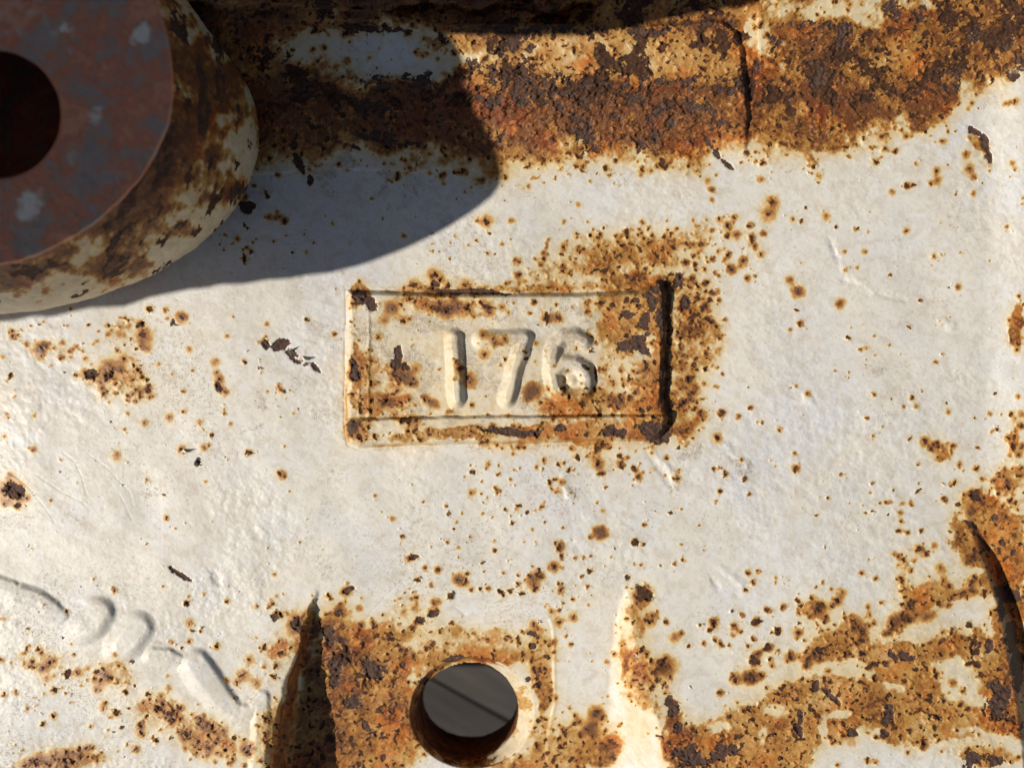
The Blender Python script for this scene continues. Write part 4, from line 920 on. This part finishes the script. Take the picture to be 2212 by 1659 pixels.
# underside: a coarse plate with an opening under the hole
ub = []
gx2 = np.linspace(xs[0], xs[-1], 40); gy2 = np.linspace(ys[0], ys[-1], 32)
UX, UY = np.meshgrid(gx2, gy2)
UP = to_world(UX, UY, np.full(UX.shape, -10.0)); UP[..., 2] = -478 * S
ui = np.arange(UX.size).reshape(UX.shape)
uq = np.stack([ui[:-1, :-1], ui[:-1, 1:], ui[1:, 1:], ui[1:, :-1]], -1)
uc = np.hypot(fc(UX) - 995, fc(UY) - 1690) > 340
make_obj('underside', UP.reshape(-1, 3), uq[uc], MAT_PAINT, root, {k: np.full(UX.size, .8 if k == 'film' else 0) for k in ATT}, None, False)

# the wall of the hole
th = np.linspace(0, 2 * np.pi, 421)[:-1]
def zfl(x, y):
    i = np.clip(np.searchsorted(xs, x), 0, nx - 1); j = np.clip(np.searchsorted(ys, y), 0, ny - 1)
    return Zfloor[j, i]
MIDR = (1009.0, 1533.0, 111.0, 107.0)
rings = [(0, 1.035, -3.5), (0, 1.018, -.6), (0, 1.0, -.6)] + [(1, k_ / 9.0, 0) for k_ in range(1, 10)] + [(2, k_ / 30.0, 0) for k_ in range(1, 31)]
RP = []; RA = []
zr = zfl(RIM[0] + RIM[2] * 1.03 * np.cos(th), RIM[1] + RIM[3] * 1.03 * np.sin(th))
ker = np.ones(9) / 9
zr = np.convolve(np.concatenate([zr[-4:], zr, zr[:4]]), ker, 'valid')
for st, t_, dz in rings:
    if st == 0: E_ = (RIM[0], RIM[1], RIM[2] * t_, RIM[3] * t_); zz = zr + dz; dp_ = 0
    elif st == 1: E_ = tuple(a * (1 - t_) + b * t_ for a, b in zip(RIM, MIDR)); zz = zr - 2 - 40 * t_ ** 1.3; dp_ = t_ * .3
    else: E_ = tuple(a * (1 - t_) + b * t_ for a, b in zip(MIDR, DEEP)); zz = (zr - 42) * (1 - t_) - 420 * t_; dp_ = .3 + .7 * t_
    px = E_[0] + E_[2] * np.cos(th); py = E_[1] + E_[3] * np.sin(th)
    lump = (fbm(px + 40, py + dp_ * 300, 18, 4, 401, .6) - .5)
    chip = ss(.56, .60, fbm(px + 9, py + dp_ * 300, 40, 4, 411, .65))
    k_ = 0 if st == 0 else 5
    px = px + lump * k_ * np.cos(th); py = py + lump * k_ * np.sin(th)
    RP.append(to_world(px, py, zz + lump * (3 if st else 1)))
    right = ss(.25, .55, np.cos(th) + lump * .5) * ss(.42, .30, dp_ + 0 * th + lump * .15)
    low_ = ss(.2, .7, np.sin(th)) * ss(.36, .2, dp_ + 0 * th) * .6
    paintm = np.clip(right + low_ * ss(.4, .6, lump + .5), 0, 1)
    paintm = paintm * (1 - .55 * ss(.48, .62, fbm(px, py, 26, 4, 421, .65)))
    RA.append((1 - paintm, chip * (1 - paintm) * .9, lump))
# turn outwards below
last = RP[-1].copy(); cen = last.mean(0); lo = cen + (last - cen) * 1.25; lo[:, 2] = last[:, 2] - 6 * S
RP.append(lo); RA.append(RA[-1])
RP = np.array(RP); nr, nth = RP.shape[:2]
ri = np.arange(nr * nth).reshape(nr, nth)
rq = np.stack([ri[:-1, :], np.roll(ri, -1, 1)[:-1, :], np.roll(ri, -1, 1)[1:, :], ri[1:, :]], -1).reshape(-1, 4)
fm = np.array([a[0] for a in RA]); br = np.array([a[1] for a in RA]); lm = np.array([a[2] for a in RA])
make_obj('hole_wall', RP.reshape(-1, 3), rq, MAT_PAINT, root,
         dict(core=np.clip(fm * (.30 + lm), 0, 1), halo=fm * .5, film=fm, bare=np.clip(br, 0, 1), scuff=.4 + 0 * fm, glow=.6 + 0 * fm))

# curled flakes of paint beside the scar left of the plaque
rs = np.random.RandomState(5)
def flake(x, y, w_, l_, a_, curl, lift):
    n, m_ = 7, 5
    U, V = np.meshgrid(np.linspace(-1, 1, n), np.linspace(0, 1, m_))
    wd = w_ * (1 - .35 * V ** 2) * (1 + .16 * np.sin(5 * V + x)) 
    lx = U * wd; ly = V * l_; lz = lift * V ** 1.6 + curl * V * U ** 2 * 3
    ca, sa = math.cos(a_), math.sin(a_)
    gx_ = x + lx * ca - ly * sa; gyv = y + lx * sa + ly * ca
    zb = zfl(gx_, gyv)
    top = to_world(gx_, gyv, zb + .8 + lz); bot = to_world(gx_, gyv, zb + .1 + lz * .93)
    vs = np.concatenate([top.reshape(-1, 3), bot.reshape(-1, 3)])
    ii = np.arange(n * m_).reshape(m_, n); fs = []
    for j in range(m_ - 1):
        for i in range(n - 1):
            fs.append((ii[j, i], ii[j, i + 1], ii[j + 1, i + 1], ii[j + 1, i]))
            fs.append(tuple(v + n * m_ for v in (ii[j, i], ii[j + 1, i], ii[j + 1, i + 1], ii[j, i + 1])))
    loop = list(ii[0, :]) + list(ii[1:, -1]) + list(ii[-1, -2::-1]) + list(ii[-2:0:-1, 0])
    for a, bq in zip(loop, loop[1:] + loop[:1]):
        fs.append((bq, a, a + n * m_, bq + n * m_))
    z0 = np.zeros(len(vs))
    make_obj('paint_flake', vs, np.array(fs, np.int32), MAT_PAINT, root, dict(glow=z0 + .2, core=z0, halo=z0 + .12, film=z0 + .1, bare=z0, scuff=z0 + .2))
for fl_ in ((632, 764, 5, 12, 2.4, 3, 9), (650, 772, 6, 10, -.6, 3, 8), (662, 786, 4, 9, 1.0, 2, 7), (372, 697, 4, 9, .3, 2, 7), (427, 1000, 6, 9, .9, 2, 6), (393, 973, 5, 9, -.8, 3, 6),
            (536, 975, 5, 10, .6, 3, 6), (1277, 757, 5, 7, .4, 2, 5), (1375, 1418, 5, 7, 2.2, 2, 6), (560, 792, 3, 7, .2, 1, 5), (1462, 1036, 4, 6, .8, 1, 4), (1165, 1340, 4, 7, .1, 1, 4)):
    flake(*fl_)

# ------------------------------------------------------------------ the hub: dome, red flange, and an added shadow plate above
hub = empty('pivot_hub', ((300 - CX) * S, (CY - 330) * S, 0), 'rusty pivot hub at the upper left, domed white foot under a round red flange', 'pivot hub')
HC = (-5.0, 250.0)
def polar(pts, extra):
    a = []
    for x, y in pts: a.append((math.atan2(y - HC[1], x - HC[0]), math.hypot(x - HC[0], y - HC[1])))
    a += [(math.radians(d), r) for d, r in extra]
    a.sort()
    an = [q_[0] for q_ in a]; rr = [q_[1] for q_ in a]
    an = [an[-1] - 2 * math.pi] + an + [an[0] + 2 * math.pi]; rr = [rr[-1]] + rr + [rr[0]]
    tt = np.linspace(-math.pi, math.pi, 721)[:-1]
    v = np.interp(tt, an, rr)
    k = np.hanning(61); k /= k.sum()
    v = np.convolve(np.concatenate([v[-30:], v, v[:30]]), k, 'valid')
    return tt, v
TT, RD = polar([(336, 0), (361, 90), (372, 170), (374, 212), (364, 270), (340, 325), (297, 391), (240, 450), (170, 504), (85, 548), (0, 574)], [(-60, 440), (-90, 430), (-120, 400), (-150, 360), (180, 330), (150, 325), (120, 320)])
_, RS = polar([(425, 40), (467, 93), (510, 140), (540, 187), (557, 238), (565, 289), (552, 361), (523, 429), (476, 493), (404, 548), (340, 586), (255, 620), (170, 650), (85, 669), (0, 679)], [(-45, 470), (-60, 480), (-90, 480), (-120, 460), (-150, 440), (180, 430), (150, 430), (120, 425)])
HZ = 415.0
def hub_obj(name, RAD, ZZ, mat, attrs, faces_closed=True):
    n_r = len(RAD)
    px = HC[0] + np.array(RAD) * np.cos(TT)[None]; py = HC[1] + np.array(RAD) * np.sin(TT)[None]
    PP = to_world(px, py, np.array(ZZ))
    ii = np.arange(n_r * len(TT)).reshape(n_r, -1)
    fq_ = np.stack([ii[:-1], ii[1:], np.roll(ii, -1, 1)[1:], np.roll(ii, -1, 1)[:-1]], -1).reshape(-1, 4)
    o = make_obj(name, PP.reshape(-1, 3), fq_, mat, None, attrs(px, py) if attrs else None)
    adopt(o, hub)
    return o

# dome: sighted radius goes from under the flange out to the silhouette and back in to the plate
rad = []; zz = []
nT = 150
for k_ in range(nT):
    t_ = k_ / (nT - 1)
    if t_ < .78:
        s_ = t_ / .78
        mixr = math.sin(s_ * math.pi / 2) ** .9
        z_ = 330 * (1 - s_) ** 1.15 + 60
        r_ = RD * .80 * (1 - mixr) + RS * mixr
    else:
        s_ = (t_ - .78) / .22
        z_ = 60 * (1 - s_) - 12 * s_
        r_ = RS * (1 - .035 * math.sin(s_ * math.pi / 2)) - 6 * s_
    px = HC[0] + r_ * np.cos(TT); py = HC[1] + r_ * np.sin(TT)
    nz = (fbm(px, py, 22, 4, 501, .6) - .5) * 6 + (fbm(px, py, 90, 2, 511) - .5) * 10
    rad.append(r_ + nz * .8 * (1 if t_ < .8 else .8)); zz.append(np.full(TT.shape, z_) + nz)
def dome_attr(px, py):
    tt_ = np.arctan2(py - HC[1], px - HC[0])
    rs_ = np.interp(tt_, TT, RS); rd_ = np.interp(tt_, TT, RD); rr_ = np.hypot(px - HC[0], py - HC[1])
    k = np.clip((rr_ - rd_) / (rs_ - rd_), -.3, 1.1)
    ang = tt_ * 260
    st = fbm(ang * .55, rr_ * .9, 60, 5, 521, .62)         # patches drawn out along the rim
    st2 = fbm(px, py, 30, 5, 531, .62)
    low = ss(300, 640, py + .0 * px)
    white = -.26 + .50 * ss(.30, .95, k) + .40 * low + (st - .5) * 2.3 + (st2 - .5) * 1.7
    for ex, ey, rx, ry, a in ((465, 285, 30, 40, .6), (415, 215, 26, 36, .5), (497, 120, 20, 60, .3), (540, 260, 16, 70, .45), (360, 420, 60, 24, .4), (250, 520, 120, 26, .35), (470, 420, 34, 24, -.5), (400, 500, 60, 20, -.4),
                            (260, 570, 60, 16, -.9), (190, 585, 50, 14, -.8), (345, 390, 22, 20, -.6), (430, 265, 24, 30, -.5), (500, 190, 20, 60, -.35), (60, 660, 140, 14, .3), (455, 130, 14, 34, .4), (490, 320, 26, 50, .35), (520, 310, 22, 40, .4)):
        white = white + .7 * a * ss(1.6, .3, np.hypot((px - ex) / rx, (py - ey) / ry))
    white = white + .25 * ss(.86, .97, k) + (fbm(ang * .9, rr_ * 1.6, 14, 4, 551, .7) - .5) * 1.0
    f_ = ss(.92, -.10, white)
    dark = ss(.55, .60, fbm(ang * .8, rr_ * 1.4, 26, 5, 541, .66) - .10 * (1 - f_))
    dark = np.maximum(dark, ss(.10, -.12, white + .35) * .6)
    return dict(core=dark * .7, halo=f_ * .66, film=np.clip(f_, 0, 1), bare=dark * f_ * .8, scuff=.45 * (1 - f_), glow=.45 + .4 * st)
MAT_HUB = weathered('worn_paint_on_hub', (1, 1, 1))
hub_obj('domed_foot', rad, zz, MAT_HUB, dome_attr)

# flange: ring with a bored hole, chamfered edges
hr = np.full(TT.shape, 138.0) + (fbm(np.cos(TT) * 100, np.sin(TT) * 100, 40, 2, 551) - .5) * 4
hcx = (-8.0 - HC[0]); hcy = (251.0 - HC[1])
RF = []; ZF = []
edge = (fbm(np.cos(TT) * 300, np.sin(TT) * 300, 26, 3, 561) - .5) * 6
for a_, z_ in ((.80, -46), (1.0, -46), (1.004, -40), (1.003, -9), (.998, -3), (.990, 0)):
    RF.append(RD * a_ + edge * (a_ > .9)); ZF.append(np.full(TT.shape, HZ + z_))
for k_ in range(1, 120):
    t_ = k_ / 120
    r_ = (RD + edge) * .992 * (1 - t_) + hr * 1.03 * t_
    RF.append(r_)
    px = HC[0] + r_ * np.cos(TT); py = HC[1] + r_ * np.sin(TT)
    ZF.append(HZ + (fbm(px, py, 40, 5, 571, .65) - .5) * 9)
for a_, z_ in ((1.02, -1), (1.0, -5), (.99, -46), (.99, -60)):
    RF.append(hr * a_); ZF.append(np.full(TT.shape, HZ + z_))
def fleck_reflection(px, py):
    f_ = np.zeros(px.shape)
    fw1 = (fbm(px, py, 26, 4, 601, .65) - .5) * 44; fw2 = (fbm(px, py, 26, 4, 611, .65) - .5) * 44
    for ex, ey, r_, a in ((305, 77, 24, 1.0), (144, 64, 15, .7), (205, 255, 26, .55), (62, 440, 30, .95), (150, 340, 16, .35), (40, 20, 90, .22), (110, 90, 60, .2)):  # the last two, broad and faint, paint a reflection at the upper left
        f_ = np.maximum(f_, a * ss(1.5, .3, np.hypot(px + fw1 - ex, py + fw2 - ey) / r_))
    return dict(fleck_reflection=f_)
fl_o = hub_obj('flange', RF, ZF, MAT_RUST, fleck_reflection)
fl_o['label'] = 'round flange in dull red oxide with a black bore'
# sleeve down inside the bore
hub_obj('bore_sleeve', [hr * .99, hr * .97, hr * .96, hr * .5, hr * .02], [np.full(TT.shape, v) for v in (HZ - 50, HZ - 180, HZ - 300, HZ - 305, HZ - 305)], MAT_RUST, lambda a, b: dict(fleck_reflection=np.zeros(a.shape)))

# added plate, out of view on the sun's side, shaped to throw the big shadow
HP = 1000.0
shift = HP / math.tan(SUN_EL)
sx, sy = shift * math.cos(SUN_AZ), -shift * math.sin(SUN_AZ)
SH = [(-500, 730), (0, 690), (60, 684), (95, 676), (130, 678), (220, 657), (290, 655), (350, 634), (430, 618), (465, 615), (500, 607), (550, 606), (600, 597), (650, 594), (690, 586), (730, 583), (760, 576), (800, 566), (880, 535), (935, 508), (985, 480), (1030, 450), (1060, 425), (1078, 400), (1081, 372), (1072, 330), (1058, 290),
      (1040, 262), (1022, 232), (1012, 200), (1003, 160), (990, 110), (965, 72), (958, 62), (1000, 66), (1130, 70), (1290, 70), (1400, 46), (1500, 27), (1620, 8), (1740, -14), (1900, -40), (2050, -50)]
cot = 1 / math.tan(SUN_EL)
outline = []
for x, y in SH:
    z_ = float(np.mean([zfl(np.array(x + a), np.array(y + b)) for a in (-6, 0, 6) for b in (4, 10)])) if (x > 0 and 0 < y) else (80.0 if x > 1000 else 0.0)
    f_ = 1 - z_ / DIST
    px_, py_ = CX + (x - CX) * f_, CY + (y - CY) * f_
    k_ = (HP - z_) * cot
    outline.append((px_ - k_ * math.cos(SUN_AZ), py_ + k_ * math.sin(SUN_AZ)))
far = [(outline[-1][0] + 60, 40), (120, 60), (-300, 60), (-780, 200), (-1100, 500)]
ol = outline + far
ol = np.array(ol)
# smooth corners lightly, keep as polygon
vt = np.stack([(ol[:, 0] - CX) * S, (CY - ol[:, 1]) * S, np.full(len(ol), (HP + 4) * S)], -1)
vb = vt.copy(); vb[:, 2] = (HP - 22) * S
import bmesh
bm = bmesh.new()
tv = [bm.verts.new(v) for v in vt]; bvs = [bm.verts.new(v) for v in vb]
bm.faces.new(tv); bm.faces.new(bvs[::-1])
for i in range(len(tv)):
    j = (i + 1) % len(tv)
    bm.faces.new((tv[i], bvs[i], bvs[j], tv[j]))
bmesh.ops.recalc_face_normals(bm, faces=bm.faces)
me = bpy.data.meshes.new('shadow_plate'); bm.to_mesh(me); bm.free()
me.materials.append(MAT_HUB)  # pale paint on the added plate also bounces light onto the flange
cp = bpy.data.objects.new('shadow_plate', me); C.objects.link(cp); adopt(cp, hub)
# added, unseen link from the shadow plate to the flange, left of the bore
bm = bmesh.new()
wb = [(-700, 120), (60, 140), (110, 250), (100, 380), (20, 480), (-700, 560)]
t1 = [bm.verts.new(((x - 260 - CX) * S, (CY - y) * S, (HP - 6) * S)) for x, y in wb]
b1 = [bm.verts.new(((x + 60 - CX) * S, (CY - y) * S, (HZ - 40) * S)) for x, y in wb]
bm.faces.new(t1); bm.faces.new(b1[::-1])
for i in range(len(wb)):
    j = (i + 1) % len(wb); bm.faces.new((t1[i], b1[i], b1[j], t1[j]))
bmesh.ops.recalc_face_normals(bm, faces=bm.faces)
me = bpy.data.meshes.new('shadow_plate_web'); bm.to_mesh(me); bm.free(); me.materials.append(MAT_HUB)
wo_ = bpy.data.objects.new('shadow_plate_web', me); C.objects.link(wo_); adopt(wo_, hub)

# ------------------------------------------------------------------ the deck under the machine
deck = bpy.data.objects.new('wooden_deck', None); C.objects.link(deck)
deck['kind'] = 'structure'; deck['label'] = 'grey weathered plank deck far below the hole'
deck.location = (0, 0, -0.20); deck.rotation_euler = (0, 0, math.radians(-29))
bm = bmesh.new()
bmesh.ops.create_cube(bm, size=1)
bmesh.ops.scale(bm, vec=(2.4, .0216, .035), verts=bm.verts)
bmesh.ops.bevel(bm, geom=bm.edges[:], offset=.0005, segments=2, affect='EDGES')
pm = bpy.data.meshes.new('plank'); bm.to_mesh(pm); bm.free(); pm.materials.append(MAT_WOOD)
for k_ in range(-45, 46):
    p = bpy.data.objects.new('plank', pm); C.objects.link(p); p.parent = deck
    p.location = (.05 * math.sin(k_ * 2.1), k_ * .0232 + .007, -.01 + .0008 * math.sin(k_ * 1.7))
# soil under the planks
gm = bpy.data.materials.new('dark_soil'); gm.use_nodes = True
gb = gm.node_tree.nodes['Principled BSDF']; gb.inputs['Roughness'].default_value = .95
gn = gm.node_tree.nodes.new('ShaderNodeTexNoise'); gn.inputs['Scale'].default_value = 30
gr = gm.node_tree.nodes.new('ShaderNodeValToRGB'); gr.color_ramp.elements[0].color = (.03, .025, .02, 1); gr.color_ramp.elements[1].color = (.08, .065, .05, 1)
gm.node_tree.links.new(gn.outputs['Fac'], gr.inputs[0]); gm.node_tree.links.new(gr.outputs[0], gb.inputs['Base Color'])
g = 3.0
gv = np.array([(-g, -g, -.30), (g, -g, -.30), (g, g, -.30), (-g, g, -.30)])
go = make_obj('ground', gv, np.array([[0, 1, 2, 3]], np.int32), gm, None, None, None, False)
go['kind'] = 'structure'
